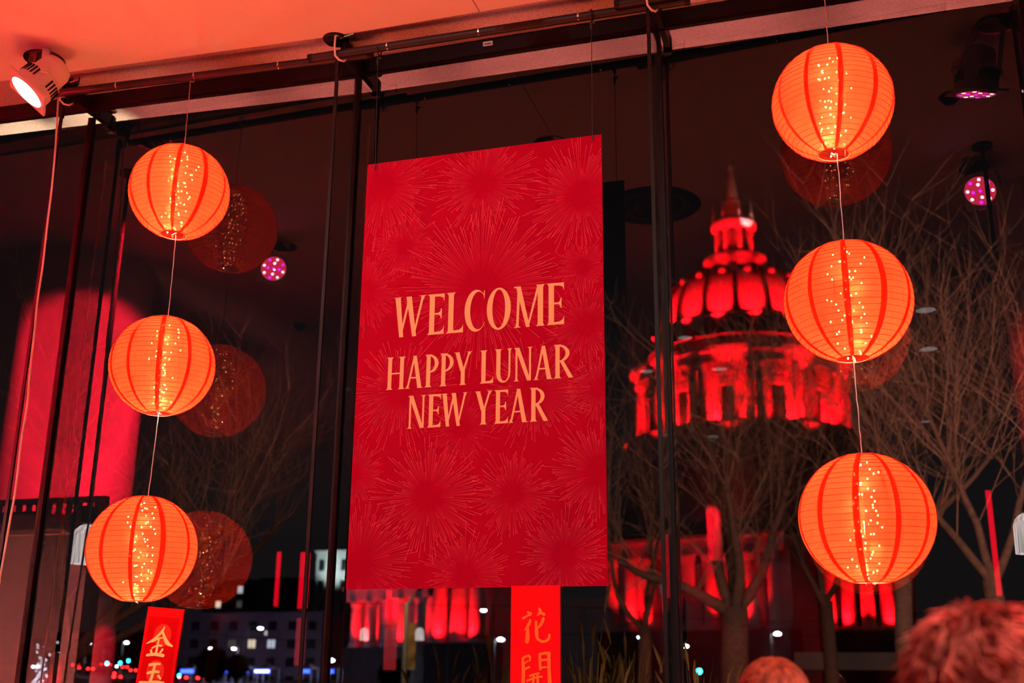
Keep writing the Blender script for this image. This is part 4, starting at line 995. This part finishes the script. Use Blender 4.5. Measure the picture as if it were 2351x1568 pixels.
MB().lathe([(0.30, hz(97.0)), (0.6, hz(97.4)), (0.62, hz(98.2)), (0.2, hz(98.6)), (0.06, hz(100.2))], 14).build('spire_ball', M['goldleaf'], ch, smooth=True)
FR = (1.0, 0.002, 0.006)
def flood(x, y, z, e, aim, cone=80, r=0.4, col=FR): lamp('flood_light', 'SPOT', (x, y, z), e, col, aim, r, cone, 0.5)
for k in range(12):       # pools of light between the dome ribs
    a = 2 * PI * (k + .5) / 16 + 0.08 + PI
    if not (-.2 < (a - PI) < PI + .2): continue
    ca, sa = math.cos(a), math.sin(a)
    flood(DX + 20.5 * ca, DY + 20.5 * sa, 60.5, 150000, (DX + 12.2 * ca, DY + 12.2 * sa, 67.6), 36)
for k in range(8):        # colonnade lit from its floor
    a = PI + (k + .5) * PI / 8; ca, sa = math.cos(a), math.sin(a)
    flood(DX + 17.6 * ca, DY + 17.6 * sa, 43.2, 52000, (DX + 17.2 * ca, DY + 17.2 * sa, 54), 150)
for k in range(5):        # ledge of the entablature
    a = PI + (k + .5) * PI / 5; ca, sa = math.cos(a), math.sin(a)
    flood(DX + 22.5 * ca, DY + 22.5 * sa, 50.5, 22000, (DX + 19.6 * ca, DY + 19.6 * sa, 55.4), 70)
for k in range(5):
    a = PI + (k + .5) * PI / 5; ca, sa = math.cos(a), math.sin(a)
    flood(DX + 33 * ca, DY + 33 * sa, 36, 150000, (DX + 17 * ca, DY + 17 * sa, 48.2), 26)
for k in range(4):
    a = PI + (k + .5) * PI / 4; ca, sa = math.cos(a), math.sin(a)
    flood(DX + 5.6 * ca, DY + 5.6 * sa, 78.6, 9000, (DX + 3.3 * ca, DY + 3.3 * sa, 85), 90, 0.2)
    flood(DX + 7.6 * ca, DY + 7.6 * sa, 75.6, 4000, (DX + 5.6 * ca, DY + 5.6 * sa, 77.6), 80, 0.2)
flood(DX, DY - 14, 80, 12000, (DX, DY, 92.5), 28)
lamp('flood_light', 'SPOT', (DX + 3.6, DY - 5.0, 82.6), 3500, (1, .8, .8), (DX + 3.0, DY - 3.2, 85.3), 0.1, 60, .5)

# ---- lower wings with giant columns
def wing(xa, ya, xb, yb, zb, zt, ncol, cr, lab, ztop=None):
    A = Vector((xa, ya, 0)); B = Vector((xb, yb, 0)); L = (B - A).length; d = (B - A).normalized(); rot = math.atan2(d.y, d.x)
    t = thing('colonnaded_wing', lab, 'building', (xa, ya, GZ), (0, 0, rot), group='red lit wings of the hall')
    h = lambda z: z - GZ
    MB().box((L / 2, 6, h(zt + 5) / 2), (L, 8, h(zt + 5))).build('wall', M['stone'], t)
    MB().box((L / 2, 1.2, h(zb) / 2), (L + 1, 4.0, h(zb))).build('podium', M['plinth'], t)
    MB().box((L / 2, 1.0, h(zt) + 1.0), (L + .6, 3.4, 2.0)).build('entablature', M['stone'], t)
    MB().box((L / 2, 0.7, h(zt) + 2.3), (L + 1.4, 4.2, 0.6)).build('cornice', M['stone'], t)
    for i in range(ncol):
        x = (i + .5) * L / ncol
        MB().lathe([(cr * 1.25, h(zb)), (cr * 1.25, h(zb) + .5), (cr, h(zb) + .9), (cr * .88, h(zt) - 1.2), (cr * 1.2, h(zt) - .3), (cr * 1.2, h(zt))], 18, (x, 0, 0)).build('column', M['stone'], t, smooth=False)
        if i < ncol - 1:
            xm = (i + 1) * L / ncol
            w_ = MB().box((xm, 1.95, h(zb) + (zt - zb) * .36), (cr * 1.5, 0.2, (zt - zb) * .6)).build('window', M['dkglass'], t)
            MB().box((xm, 1.85, h(zb) + (zt - zb) * .70), (cr * 2.0, 0.4, 0.5)).build('window_head', M['stone'], w_)
    n = Vector((d.y, -d.x, 0))
    k = max(2, int(L / 11))
    for i in range(k):
        p = A + d * (L * (i + .5) / k) + n * 2.6
        lamp('flood_light', 'SPOT', (p.x, p.y, zb + .4), 28000, FR, tuple(p - n * 3.0 + Vector((0, 0, zt))), 0.3, 120, .5)
    return t
a = U(1385, 1440, 160); b_ = U(1810, 1440, 150)
wing(a.x, 160, b_.x, 150, U(1600, 1448, 155).z, U(1600, 1275, 155).z, 9, 0.95, 'red lit colonnade behind the forked bare tree')
a = U(1885, 1440, 170); b_ = U(2110, 1440, 170)
wing(a.x, 170, b_.x, 170, U(2000, 1448, 170).z, U(2000, 1265, 170).z, 5, 0.95, 'red lit colonnade half hidden behind the lowest right lantern')
a = U(990, 1440, 150); b_ = U(1118, 1440, 147)
wing(a.x, 150, b_.x, 147, U(1050, 1476, 148).z, U(1050, 1300, 148).z, 3, 1.15, 'red lit pavilion of three stout columns below the banner')
a = U(800, 1440, 185); b_ = U(985, 1440, 172)
wing(a.x, 185, b_.x, 172, U(900, 1485, 178).z, U(900, 1375, 178).z, 5, 1.0, 'low red lit colonnade behind the lamp post with the brown flag')

# ---- pollarded bare trees
def tree(name, base, th, tr, limbs, ntw, tl, seed, lab, lean=(0, 0), thick=1.0):
    rnd = random.Random(seed); t = thing(name, lab, 'tree', base, group='bare pollarded street trees')
    top = Vector((lean[0], lean[1], th)); tp = [Vector((0, 0, 0))]
    for i in range(1, 6): tp.append(top * (i / 5) + Vector((rnd.uniform(-.06, .06), rnd.uniform(-.06, .06), 0)))
    MB().tube(tp, [tr * (1.25 - .07 * i) for i in range(6)], 10).build('trunk', M['bark'], t, smooth=True)
    tw = MB()
    def twig(p, d, l, r, depth):
        n = 4; pts = [p]; cur = p.copy(); dd = d.copy()
        for i in range(n):
            dd = (dd + Vector((rnd.gauss(0, .11), rnd.gauss(0, .11), rnd.gauss(.05, .08)))).normalized(); cur = cur + dd * (l / n); pts.append(cur.copy())
        tw.tube(pts, [r * (1 - .19 * i) for i in range(n + 1)], 3, cap=False)
        if depth > 0:
            for i in range(1, n + 1):
                for _ in range(1 if i < n else 2):
                    if rnd.random() < .97:
                        nd = (dd + Vector((rnd.gauss(0, .62), rnd.gauss(0, .62), rnd.gauss(.12, .35)))).normalized()
                        twig(pts[i], nd, l * rnd.uniform(.40, .68), r * .62, depth - 1)
    for (az, el, L, nk) in limbs:
        az, el = math.radians(az), math.radians(el); d = Vector((math.cos(az) * math.cos(el), math.sin(az) * math.cos(el), math.sin(el)))
        pts = [top - Vector((0, 0, tr * .5))]; cur = pts[0].copy(); dd = d.copy()
        for i in range(6):
            dd = (dd + Vector((rnd.gauss(0, .13), rnd.gauss(0, .13), rnd.gauss(.04, .12)))).normalized(); cur = cur + dd * (L / 6); pts.append(cur.copy())
        MB().tube(pts, [tr * (.46 - .042 * i) * thick for i in range(7)], 8).ell(cur, (tr * .36, tr * .36, tr * .34), 10, 7).build('limb', M['bark'], t, smooth=True)
        for i in (2, 3, 4, 5, 6):
            for _ in range(nk if i == 6 else max(1, ntw)):
                nd = (dd * .35 + Vector((rnd.gauss(0, .5), rnd.gauss(0, .5), rnd.uniform(.35, 1.1)))).normalized()
                twig(pts[i], nd, tl * rnd.uniform(.6, 1.15), tr * .03 * thick + .0045, 2)
    tw.build('twigs', M['twig'], t, kind='stuff')
    return t
def at(px, y): p = U(px, 1500, y); return (p.x, y, GZ)
tree('bare_tree', at(1690, 15), U(1700, 1395, 15).z - GZ, 0.24, [(168, 58, 2.6, 5), (20, 40, 2.4, 5), (70, 62, 2.6, 4), (200, 32, 2.2, 4), (-20, 66, 2.2, 4)], 2, 2.4, 11, 'knobbly bare tree with a forked trunk in front of the red colonnade')
tree('bare_tree', at(1480, 17), U(1480, 1440, 17).z - GZ, 0.13, [(160, 45, 2.6, 4), (30, 60, 2.6, 4), (100, 62, 2.4, 4)], 1, 2.3, 12, 'bare tree between the banner and the right fin')
tree('bare_tree', at(2085, 12), U(2070, 1300, 12).z - GZ, 0.13, [(150, 64, 2.2, 5), (30, 58, 2.2, 5), (90, 70, 2.4, 5), (-30, 50, 2.0, 4)], 2, 2.2, 13, 'bare tree rising behind the lowest right lantern')
tree('bare_tree', at(2300, 11), U(2300, 1330, 11).z - GZ, 0.13, [(165, 62, 2.2, 5), (20, 60, 2.2, 5), (100, 68, 2.4, 4)], 2, 2.1, 14, 'bare tree behind the tousled head at right')
tree('bare_tree', at(1900, 19), U(1900, 1380, 19).z - GZ, 0.14, [(150, 62, 2.6, 5), (30, 62, 2.6, 5), (80, 74, 2.8, 4)], 2, 2.5, 15, 'bare tree in front of the dome, behind the right lanterns')
tree('bare_tree', at(70, 10), U(120, 1500, 10).z - GZ, 0.17, [(10, 42, 3.4, 6), (40, 52, 2.8, 5), (150, 55, 2.4, 5), (-15, 30, 3.0, 5)], 1, 2.1, 16, 'leaning bare tree at lower left over the traffic lights', lean=(0.5, 0.2))
tree('bare_tree', at(380, 14), U(400, 1400, 14).z - GZ, 0.18, [(15, 40, 2.6, 5), (60, 60, 2.3, 5), (150, 50, 2.2, 4)], 1, 1.9, 17, 'bare tree behind the lowest left lantern')
# ---- street furniture and the city beyond
M['lamp_w'] = emis('street_lamp_glow', (0.85, 0.95, 1.0), 160)
M['lamp_y'] = emis('warm_window', (1.0, 0.85, 0.6), 3.6)
M['lamp_c'] = emis('cool_window', (0.75, 0.85, 1.0), 2.8)
M['dimwin'] = emis('dim_window', (0.6, 0.5, 0.5), 0.45)
M['teal'] = emis('green_signal', (0.02, 0.75, 0.8), 130)
M['blue'] = emis('blue_sign', (0.03, 0.08, 1.0), 30)
M['bluew'] = emis('white_blue_sign', (0.65, 0.75, 1.0), 32)
M['tail'] = emis('tail_lamp', (1.0, 0.01, 0.01), 110)
M['head'] = emis('head_lamp', (0.9, 0.95, 1.0), 110)
M['metal'] = mat('galvanised_steel', (0.35, 0.34, 0.34), 0.5, metal=0.3)
M['bldg'] = mat('grey_block', (0.26, 0.22, 0.28), 0.9, noise=0.08, nscale=0.4)
M['bldg2'] = mat('dark_tower', (0.10, 0.085, 0.10), 0.9)
M['bldg3'] = mat('white_block', (0.65, 0.68, 0.66), 0.9)
M['flag'] = mat('ochre_flag', (0.36, 0.20, 0.07), 0.8, noise=0.35, nscale=4)
M['tent'] = mat('white_canvas', (0.7, 0.7, 0.75), 0.8)
M['leaf'] = mat('dry_grass', (0.30, 0.20, 0.07), 0.8, noise=0.3, nscale=30)
M['bush'] = mat('dark_foliage', (0.05, 0.06, 0.03), 0.9, noise=0.4, nscale=3)
GRP = 'street lamps in the distance'
def street_lamp(px, py, y, lab, arm=0, rr=0.3, side=1):
    h = U(px, py, y); t = thing('street_lamp', lab, 'street lamp', (h.x, y, GZ), group=GRP)
    H = h.z - GZ; k = arm
    MB().tube([(-k, 0, 0), (-k, 0, H * .6), (-k, 0, H + .15)], [.14, .11, .07], 8).build('pole', M['metal'], t)
    MB().tube([(-k, 0, H + .1), (-k * .5, 0, H + .22), (0, 0, H + .12)], 0.05, 6).build('arm', M['metal'], t)
    MB().box((0, 0, H + .10), (rr * 2.6, .4, .12)).build('head', M['metal'], t, bevel=.03)
    MB().ell((0, 0, H), (rr * 1.2, rr, rr * .55), 14, 8).build('globe', M['lamp_w'], t, smooth=True)
    return t
for (px, py, y, arm, rr, lab) in ((1150, 1468, 132, 0.8, .36, 'bright street lamp left of the orange lettered board'), (1785, 1455, 140, .8, .36, 'bright street lamp below the lowest right lantern'), (1470, 1463, 120, -1.2, .24, 'street lamp among the branches right of the banner foot'),
                                  (1110, 1401, 95, 7 * .48, .22, 'street lamp on a long horizontal arm before the pavilion'), (1573, 1483, 130, .8, .32, 'street lamp just right of the right fin'), (598, 1442, 120, 1.6, .26, 'street lamp before the grey block'),
                                  (206, 1481, 190, .8, .42, 'left one of two white street lamps over the traffic'), (232, 1481, 190, -.8, .42, 'right one of two white street lamps over the traffic'), (483, 1488, 181, .8, .30, 'faint yellow street lamp before the dark shrub'), (537, 1489, 170, -.8, .30, 'faint street lamp right of the dark shrub'),
                                  (761, 1516, 150, .8, .38, 'low white lamp beside the banner fin'), (291, 1475, 200, .8, .36, 'small lamp left of the gold lettered board'), (1545, 1342, 90, 1.0, .22, 'lamp on an arm crossing the right fin'), (1050, 1536, 170, .7, .36, 'low lamp under the pavilion'), (899, 1537, 170, .7, .34, 'low lamp beneath the rose glow strip')):
    street_lamp(px, py, y, lab, arm, rr)
# near pole with an ochre street flag
p = U(935, 1360, 40); t = thing('flag_pole', 'grey street pole carrying an ochre vertical flag below the banner', 'pole', (U(931, 1450, 40).x, 40, GZ))
H = U(932, 1385, 40).z - GZ
MB().tube([(0, 0, 0), (0, 0, H * .5), (0, 0, H)], [.13, .11, .09], 10).build('pole', M['metal'], t)
MB().tube([(0, 0, H - .1), (.25, 0, H + .25), (.75, 0, H + .75), (1.1, 0, H + 1.0)], [.06, .06, .05, .05], 8).build('arm', M['metal'], t)
zt, zb = U(945, 1430, 40).z - GZ, U(945, 1536, 40).z - GZ
fl = MB(); n = 12
for i in range(n + 1):
    z = zb + (zt - zb) * i / n; y = .03 * math.sin(i * 1.3)
    for x in (.12, .28, .46): fl.v.append((x, y + (x - .1) * .05, z))
for i in range(n):
    for j in range(2): fl.f.append((i * 3 + j, i * 3 + j + 1, (i + 1) * 3 + j + 1, (i + 1) * 3 + j))
o = fl.build('flag', M['flag'], t); sm = o.modifiers.new('thick', 'SOLIDIFY'); sm.thickness = .01
for z in (zt, zb): MB().tube([(0, 0, z), (.48, 0.02, z)], .018, 6).build('flag_rod', M['metal'], t)
lamp('flag_light', 'SPOT', (p.x + 1.2, 37, 6), 1400, (1, .75, .4), (p.x + .2, 40, 3.2), .1, 50, .7)
# blocks of the city
def block(x0, x1, ytop, y, depth, m, rows, cols, lit, lab, win=(.5, .55), name='city_block'):
    a = U(x0, ytop, y); b_ = U(x1, ytop, y); h = (a.z + b_.z) / 2 - GZ; wd = b_.x - a.x
    t = thing(name, lab, 'building', ((a.x + b_.x) / 2, y, GZ), group='buildings of the city at night')
    MB().box((0, depth / 2, h / 2), (wd, depth, h)).build('wall', m, t)
    MB().box((0, depth / 2, h + .25), (wd + .8, depth + .8, .5)).build('cornice', m, t)
    for r in range(rows):
        for c in range(cols):
            x = -wd / 2 + (c + .5) * wd / cols; z = h - (r + .6) * h / (rows + .4); ww, wh = wd / cols * win[0], h / (rows + .4) * win[1]
            f = MB().box((x, -.02, z), (ww, .12, wh)).build('window', M['dkglass'], t)
            MB().box((x, -.03, z - wh * .56), (ww * 1.2, .3, wh * .10)).build('sill', m, f)
            if (r, c) in lit: MB().box((x, -.09, z), (ww * .9, .04, wh * .9)).build('lit_pane', lit[(r, c)], f)
            MB().box((x, -.12, z), (ww * .06, .04, wh * .92)).build('glazing_bar', M['black'], f)
    return t
Y_, W2, DM = M['lamp_y'], M['lamp_c'], M['dimwin']
block(430, 742, 1412, 190, 14, M['bldg'], 4, 7, {(1, 2): DM, (1, 3): Y_, (1, 4): W2, (2, 1): DM}, 'grey stone block with a few lit windows at lower left', (.42, .5))
block(470, 590, 1335, 290, 20, M['bldg2'], 7, 5, {(0, 3): W2, (1, 1): Y_, (2, 4): W2, (1, 3): DM}, 'dark tower behind the grey block, nearest the dim red globe')
block(600, 690, 1330, 330, 20, M['bldg2'], 7, 4, {(0, 1): W2, (1, 2): W2, (2, 0): Y_}, 'dark tower behind the grey block beside the wide red glow strip')
block(728, 830, 1268, 260, 20, M['bldg3'], 6, 4, {(3, 0): DM}, 'pale block lit cold white left of the banner foot')
p = U(765, 1300, 258); lamp('roof_flood', 'SPOT', (p.x, 253, p.z - 1), 14000, (.8, 1, .95), (p.x, 260, p.z + 1.5), .3, 110, .6)
block(40, 330, 1455, 330, 20, M['bldg2'], 3, 9, {(1, 3): W2, (2, 5): Y_}, 'long low dark block behind the traffic')
for (x, y, z, e, c_) in ((U(520, 1500, 165).x, 165, 4, 6000, (.75, .65, 1.0)), (U(690, 1500, 165).x, 165, 3, 900, (.6, .5, 1.0))):
    lamp('street_glow', 'POINT', (x, y, z), e, c_, radius=.5)
# traffic signals
for (px, py, y, lab) in ((247, 1523, 150, 'green traffic signal, leftmost of the row by the gold lettered board'), (277, 1522, 165, 'green traffic signal, middle of the row by the gold lettered board'), (296, 1517, 170, 'green traffic signal touching the gold lettered board'), (413, 1551, 150, 'green traffic signal right of the gold lettered board'), (1606, 1541, 110, 'pale blue signal between the right fin and the tree trunk'), (169, 1514, 260, 'far green traffic signal above the tail lamps')):
    h = U(px, py, y); t = thing('traffic_signal', lab, 'traffic light', (h.x, y, GZ), group='traffic signals'); H = h.z - GZ
    MB().tube([(0, .2, 0), (0, .2, H + .8)], .09, 8).build('pole', M['metal'], t)
    MB().box((0, 0, H + .32), (.42, .28, 1.15)).build('housing', M['black'], t, bevel=.03)
    for k in range(3): MB().ell((0, -.15, H + .34 * k), (.17, .06, .17) if k else (.24, .08, .24), 12, 8).build('lens', M['teal'] if k == 0 else M['dkglass'], t, smooth=True)
# cars queueing on the avenue
M['paint'] = [mat('car_paint_dark', (.05, .05, .06), .3, metal=.3), mat('car_paint_silver', (.4, .4, .42), .3, metal=.4), mat('car_paint_red', (.25, .03, .03), .3)]
CARS = [(176, 1541, 235, 'r', 'car with red tail lamps, left end of the traffic row'), (192, 1541, 240, 'r', 'car with red tail lamps, second in the traffic row'), (207, 1544, 225, 'r', 'car with red tail lamps, third in the traffic row'), (219, 1543, 230, 'r', 'car with red tail lamps, fourth in the traffic row'),
        (236, 1541, 235, 'r', 'car with red tail lamps left of the signal post'), (269, 1553, 190, 'r', 'car with red tail lamps close to the gold lettered board'), (80, 1540, 240, 'h', 'car with white head lamps behind the left fin'), (150, 1549, 215, 'h', 'car with white head lamps left of the tail lamps'), (420, 1559, 170, 'r', 'car with red tail lamps right of the gold lettered board'), (462, 1562, 168, 'r', 'car with red tail lamps below the blue stall signs'), (268, 1563, 170, 'r', 'car with red tail lamps lowest beside the gold lettered board')]
for k, (px, y) in enumerate(((184, 262), (206, 268), (226, 274), (247, 270), (262, 252), (286, 246), (160, 266), (306, 215))):
    CARS.append((px, 1540, y, 'r' if k != 4 else 'h', ['second row car with red tail lamps, leftmost but one', 'second row car with red tail lamps, left of centre', 'second row car with red tail lamps, in the centre', 'second row car with red tail lamps, right of centre', 'second row car with white head lamps', 'second row car with red tail lamps, rightmost', 'second row car with red tail lamps, leftmost', 'car with red tail lamps half behind the gold lettered board'][k]))
for i, (px, py, y, kd, lab) in enumerate(CARS):
    p = U(px, py, y); t = thing('car', lab, 'car', (p.x, y, rz(y)), (math.atan(.0277), 0, 0), group='cars on the avenue'); pm = M['paint'][i % 3]
    b = MB(); sec = [(-2.1, .35, .75), (-2.0, .3, .95), (-1.2, .28, 1.0), (1.1, .28, .98), (1.95, .3, .85), (2.1, .35, .7)]
    for (yy, z0, z1) in sec:
        for (x, z) in ((-.88, z0), (-.9, z1 * .8), (-.78, z1), (.78, z1), (.9, z1 * .8), (.88, z0)): b.v.append((x, yy + 2.1, z))
    for k in range(5):
        for j in range(6): b.f.append((k * 6 + j, k * 6 + (j + 1) % 6, (k + 1) * 6 + (j + 1) % 6, (k + 1) * 6 + j))
    b.f.append((0, 1, 2, 3, 4, 5)); b.f.append(tuple(30 + j for j in range(6))[::-1]); b.build('body', pm, t)
    c = MB(); cs = [(-1.6, .72, .96), (-1.0, .66, 1.42), (.5, .66, 1.45), (1.2, .72, .96)]
    for (yy, x, z) in cs: c.v += [(-.76, yy + 2.1, .95), (-x, yy + 2.1, z), (x, yy + 2.1, z), (.76, yy + 2.1, .95)]
    for k in range(3):
        for j in range(4): c.f.append((k * 4 + j, k * 4 + (j + 1) % 4, (k + 1) * 4 + (j + 1) % 4, (k + 1) * 4 + j))
    c.build('cabin', M['dkglass'], t)
    for x in (-.8, .8):
        for yy in (.75, 3.4): MB().lathe([(.001, -.1), (.32, -.1), (.33, .1), (.001, .1)], 16, (x, yy, .33), rot=Matrix.Rotation(PI / 2, 3, 'Y')).build('wheel', M['black'], t)
        MB().box((x * .82, -.02, .80), (.46, .06, .30)).build('tail_lamp' if kd == 'r' else 'head_lamp', M['tail'] if kd == 'r' else M['head'], t, bevel=.02)
# market stalls with blue and white lit signs
for (px, wpx, m2, lab) in ((430, 34, 'blue', 'stall with a lit blue sign nearest the gold lettered board'), (484, 30, 'bluew', 'stall with a white and blue sign, second from the left'), (522, 24, 'blue', 'stall with a lit blue sign in the middle of the row'), (555, 34, 'bluew', 'stall with a bright white sign, left of the brightest pair'), (602, 40, 'bluew', 'stall with the longest white sign at the right of the row'), (703, 18, 'blue', 'stall with a small blue sign behind the banner fin'), (762, 10, 'blue', 'stall with a tiny blue sign left of the banner foot')):
    y = 130; a = U(px, 1541, y); wd = px_len(a, wpx); t = thing('market_stall', lab, 'stall', (a.x, y, GZ), group='market stalls with lit signs'); H = a.z - GZ
    MB().box((0, 0, H), (wd, .12, .42)).build('sign', M['blue'], t)
    if m2 == 'bluew':
        for k in range(4): MB().box((-wd * .36 + k * wd * .24, -.08, H), (wd * .17, .05, .26)).build('lit_panel', M['bluew'], t)
    b = MB().add([(-wd * .55, -.3, H + .3), (wd * .55, -.3, H + .3), (wd * .55, 2.6, H + .3), (-wd * .55, 2.6, H + .3), (0, 1.1, H + 1.0)], [(0, 1, 4), (1, 2, 4), (2, 3, 4), (3, 0, 4), (3, 2, 1, 0)]); b.build('canopy', M['tent'], t)
    for x in (-.5, .5):
        for yy in (0, 2.4): MB().tube([(wd * x, yy, 0), (wd * x, yy, H + .3)], .04, 6).build('post', M['metal'], t)
    MB().box((0, .8, .5), (wd * .8, .6, 1.0)).build('counter', M['tent'], t)
    lamp('stall_lamp', 'POINT', (a.x, y + .9, GZ + H - .3), 350, (.55, .7, 1.0), radius=.1)
# tree strung with white lights behind the left fin
rnd = random.Random(77); y = 60; p = U(110, 1500, y); t = thing('lit_tree', 'small tree wound with cold white fairy lights behind the left fin', 'tree', (p.x, y, GZ))
MB().tube([(0, 0, 0), (.1, 0, 2.2), (0, 0, 3.2)], [.16, .12, .05], 8).build('trunk', M['bark'], t)
b = MB(); br = MB()
for k in range(34):
    az = rnd.uniform(0, 6.28); e = Vector((math.cos(az) * rnd.uniform(.3, 1.6), math.sin(az) * 1.2, rnd.uniform(2.6, 5.6))); s = Vector((0, 0, rnd.uniform(1.6, 3)))
    mid = (s + e) / 2 + Vector((0, 0, .3)); br.tube([s, mid, e], [.05, .035, .01], 4)
    for j in range(3):
        q = s.lerp(e, rnd.uniform(.3, 1.0)) + Vector((rnd.uniform(-.1, .1), 0, rnd.uniform(-.1, .25))); b.ell(q, (.022,) * 3, 6, 4)
br.build('branches', M['bark'], t, kind='stuff'); b.build('fairy_lights', emis('cold_fairy_light', (.7, .82, 1.0), 70), t, kind='stuff')
# dark shrub and dry ornamental grasses just outside the glass
def bush(px, py, y, r, lab, seed):
    rnd = random.Random(seed); c = U(px, py, y); t = thing('round_shrub', lab, 'shrub', (c.x, y, GZ), group='clipped shrubs on the square'); b = MB()
    for k in range(420):
        d = Vector((rnd.gauss(0, 1), rnd.gauss(0, 1), rnd.gauss(0, 1))).normalized(); q = Vector((0, 0, c.z - GZ)) + d * r * rnd.uniform(.75, 1.0); s = r * .16
        u = d.orthogonal().normalized() * s; v = d.cross(u).normalized() * s * .6; b.add([q - u, q - v * .9, q + u, q + v * .9], [(0, 1, 2, 3)])
    b.ell((0, 0, c.z - GZ), (r * .82, r * .82, r * .82), 14, 10); b.build('foliage', M['bush'], t)
    MB().tube([(0, 0, 0), (0, 0, c.z - GZ)], r * .12, 8).build('stem', M['bark'], t)
bush(487, 1525, 110, 2.1, 'dark clipped shrub before the grey block', 5); bush(545, 1530, 118, 1.6, 'smaller dark shrub right of the clipped one', 6); bush(905, 1548, 90, 1.5, 'dark shrub under the rose glow strip', 7)
def grass(px, py, y, n, hh, spread, lab, seed):
    rnd = random.Random(seed); c = U(px, py, y); z0 = -0.02; t = thing('ornamental_grass', lab, 'plant', (c.x, y, z0), group='dry grasses outside the glass'); b = MB(); pl = MB()
    H = c.z - z0
    for k in range(n):
        az = rnd.uniform(0, 6.28); l = H * rnd.uniform(.65, 1.05); sp = spread * rnd.uniform(.1, 1); d = Vector((math.cos(az), math.sin(az), 0)); s = Vector((-d.y, d.x, 0)) * .006
        pts = [Vector((0, 0, 0)) + d * .04, d * sp * .35 + Vector((0, 0, l * .6)), d * sp * .7 + Vector((0, 0, l * .93)), d * sp + Vector((0, 0, l * rnd.uniform(.85, 1.05)))]
        k0 = len(b.v)
        for i, q in enumerate(pts): wv = s * (1 - i / 3.2); b.v += [tuple(q - wv), tuple(q + wv)]
        for i in range(3): b.f.append((k0 + 2 * i, k0 + 2 * i + 1, k0 + 2 * i + 3, k0 + 2 * i + 2))
        if k % 5 == 0:
            e = pts[3]; pl.tube([e, e + Vector((d.x * .03, d.y * .03, .09)), e + Vector((d.x * .07, d.y * .07, .16))], [.004, .012, .002], 5)
    b.build('blades', M['leaf'], t, kind='stuff'); pl.build('seed_heads', M['leaf'], t, kind='stuff')
grass(1015, 1545, 2.7, 160, 1, .35, 'dry grass left of the orange lettered board', 1); grass(1135, 1520, 2.4, 130, 1, .25, 'dry grass touching the orange lettered board', 2); grass(1345, 1478, 2.0, 220, 1, .35, 'tall dry grass right of the orange lettered board', 3); grass(1440, 1505, 2.9, 200, 1, .35, 'dry grass left of the right fin', 4); grass(1590, 1525, 2.5, 120, 1, .3, 'dry grass right of the right fin', 6)
# overhead wires
for (p0, p1, y, lab) in (((420, 1450), (1190, 1455), 70, 'overhead wire passing behind the banner foot'), ((1380, 1395), (2120, 1408), 60, 'overhead wire across the red colonnade')):
    a, b_ = U(*p0, y), U(*p1, y); pts = [a.lerp(b_, k / 12) - Vector((0, 0, .6 * math.sin(PI * k / 12))) for k in range(13)]
    cord([a.lerp(b_, -3.0)] + pts + [a.lerp(b_, 4.0)], .022, 'overhead_wire', lab, M['cable'], 'wire', 'overhead wires', 5)
# tall spot-lit trunks of posts near the wing, stone bench wall at right
a = U(1830, 1500, 40); MBx = MB().box((0, 0, 0), (px_len(a, 230), .5, px_len(a, 38)))
o = MBx.build('bench_wall', M['stone'], loc=tuple(U(1945, 1518, 40))); tag(o, 'low pale wall behind the two heads', 'wall')

for nm, (lab, cat) in dict(floor=('dark red carpeted floor of the foyer', 'floor'), wall_back=('dark back wall of the foyer', 'wall'), wall_left=('dark left wall of the foyer', 'wall'), wall_right=('dark right wall of the foyer', 'wall'),
                           ground=('dark ground of the square outside', 'ground'), terrace=('concrete terrace just outside the glass', 'terrace'), trim_3=('black sill rail at the foot of the glass wall', 'trim')).items():
    o = bpy.data.objects.get(nm)
    if o is not None: tag(o, lab, cat)
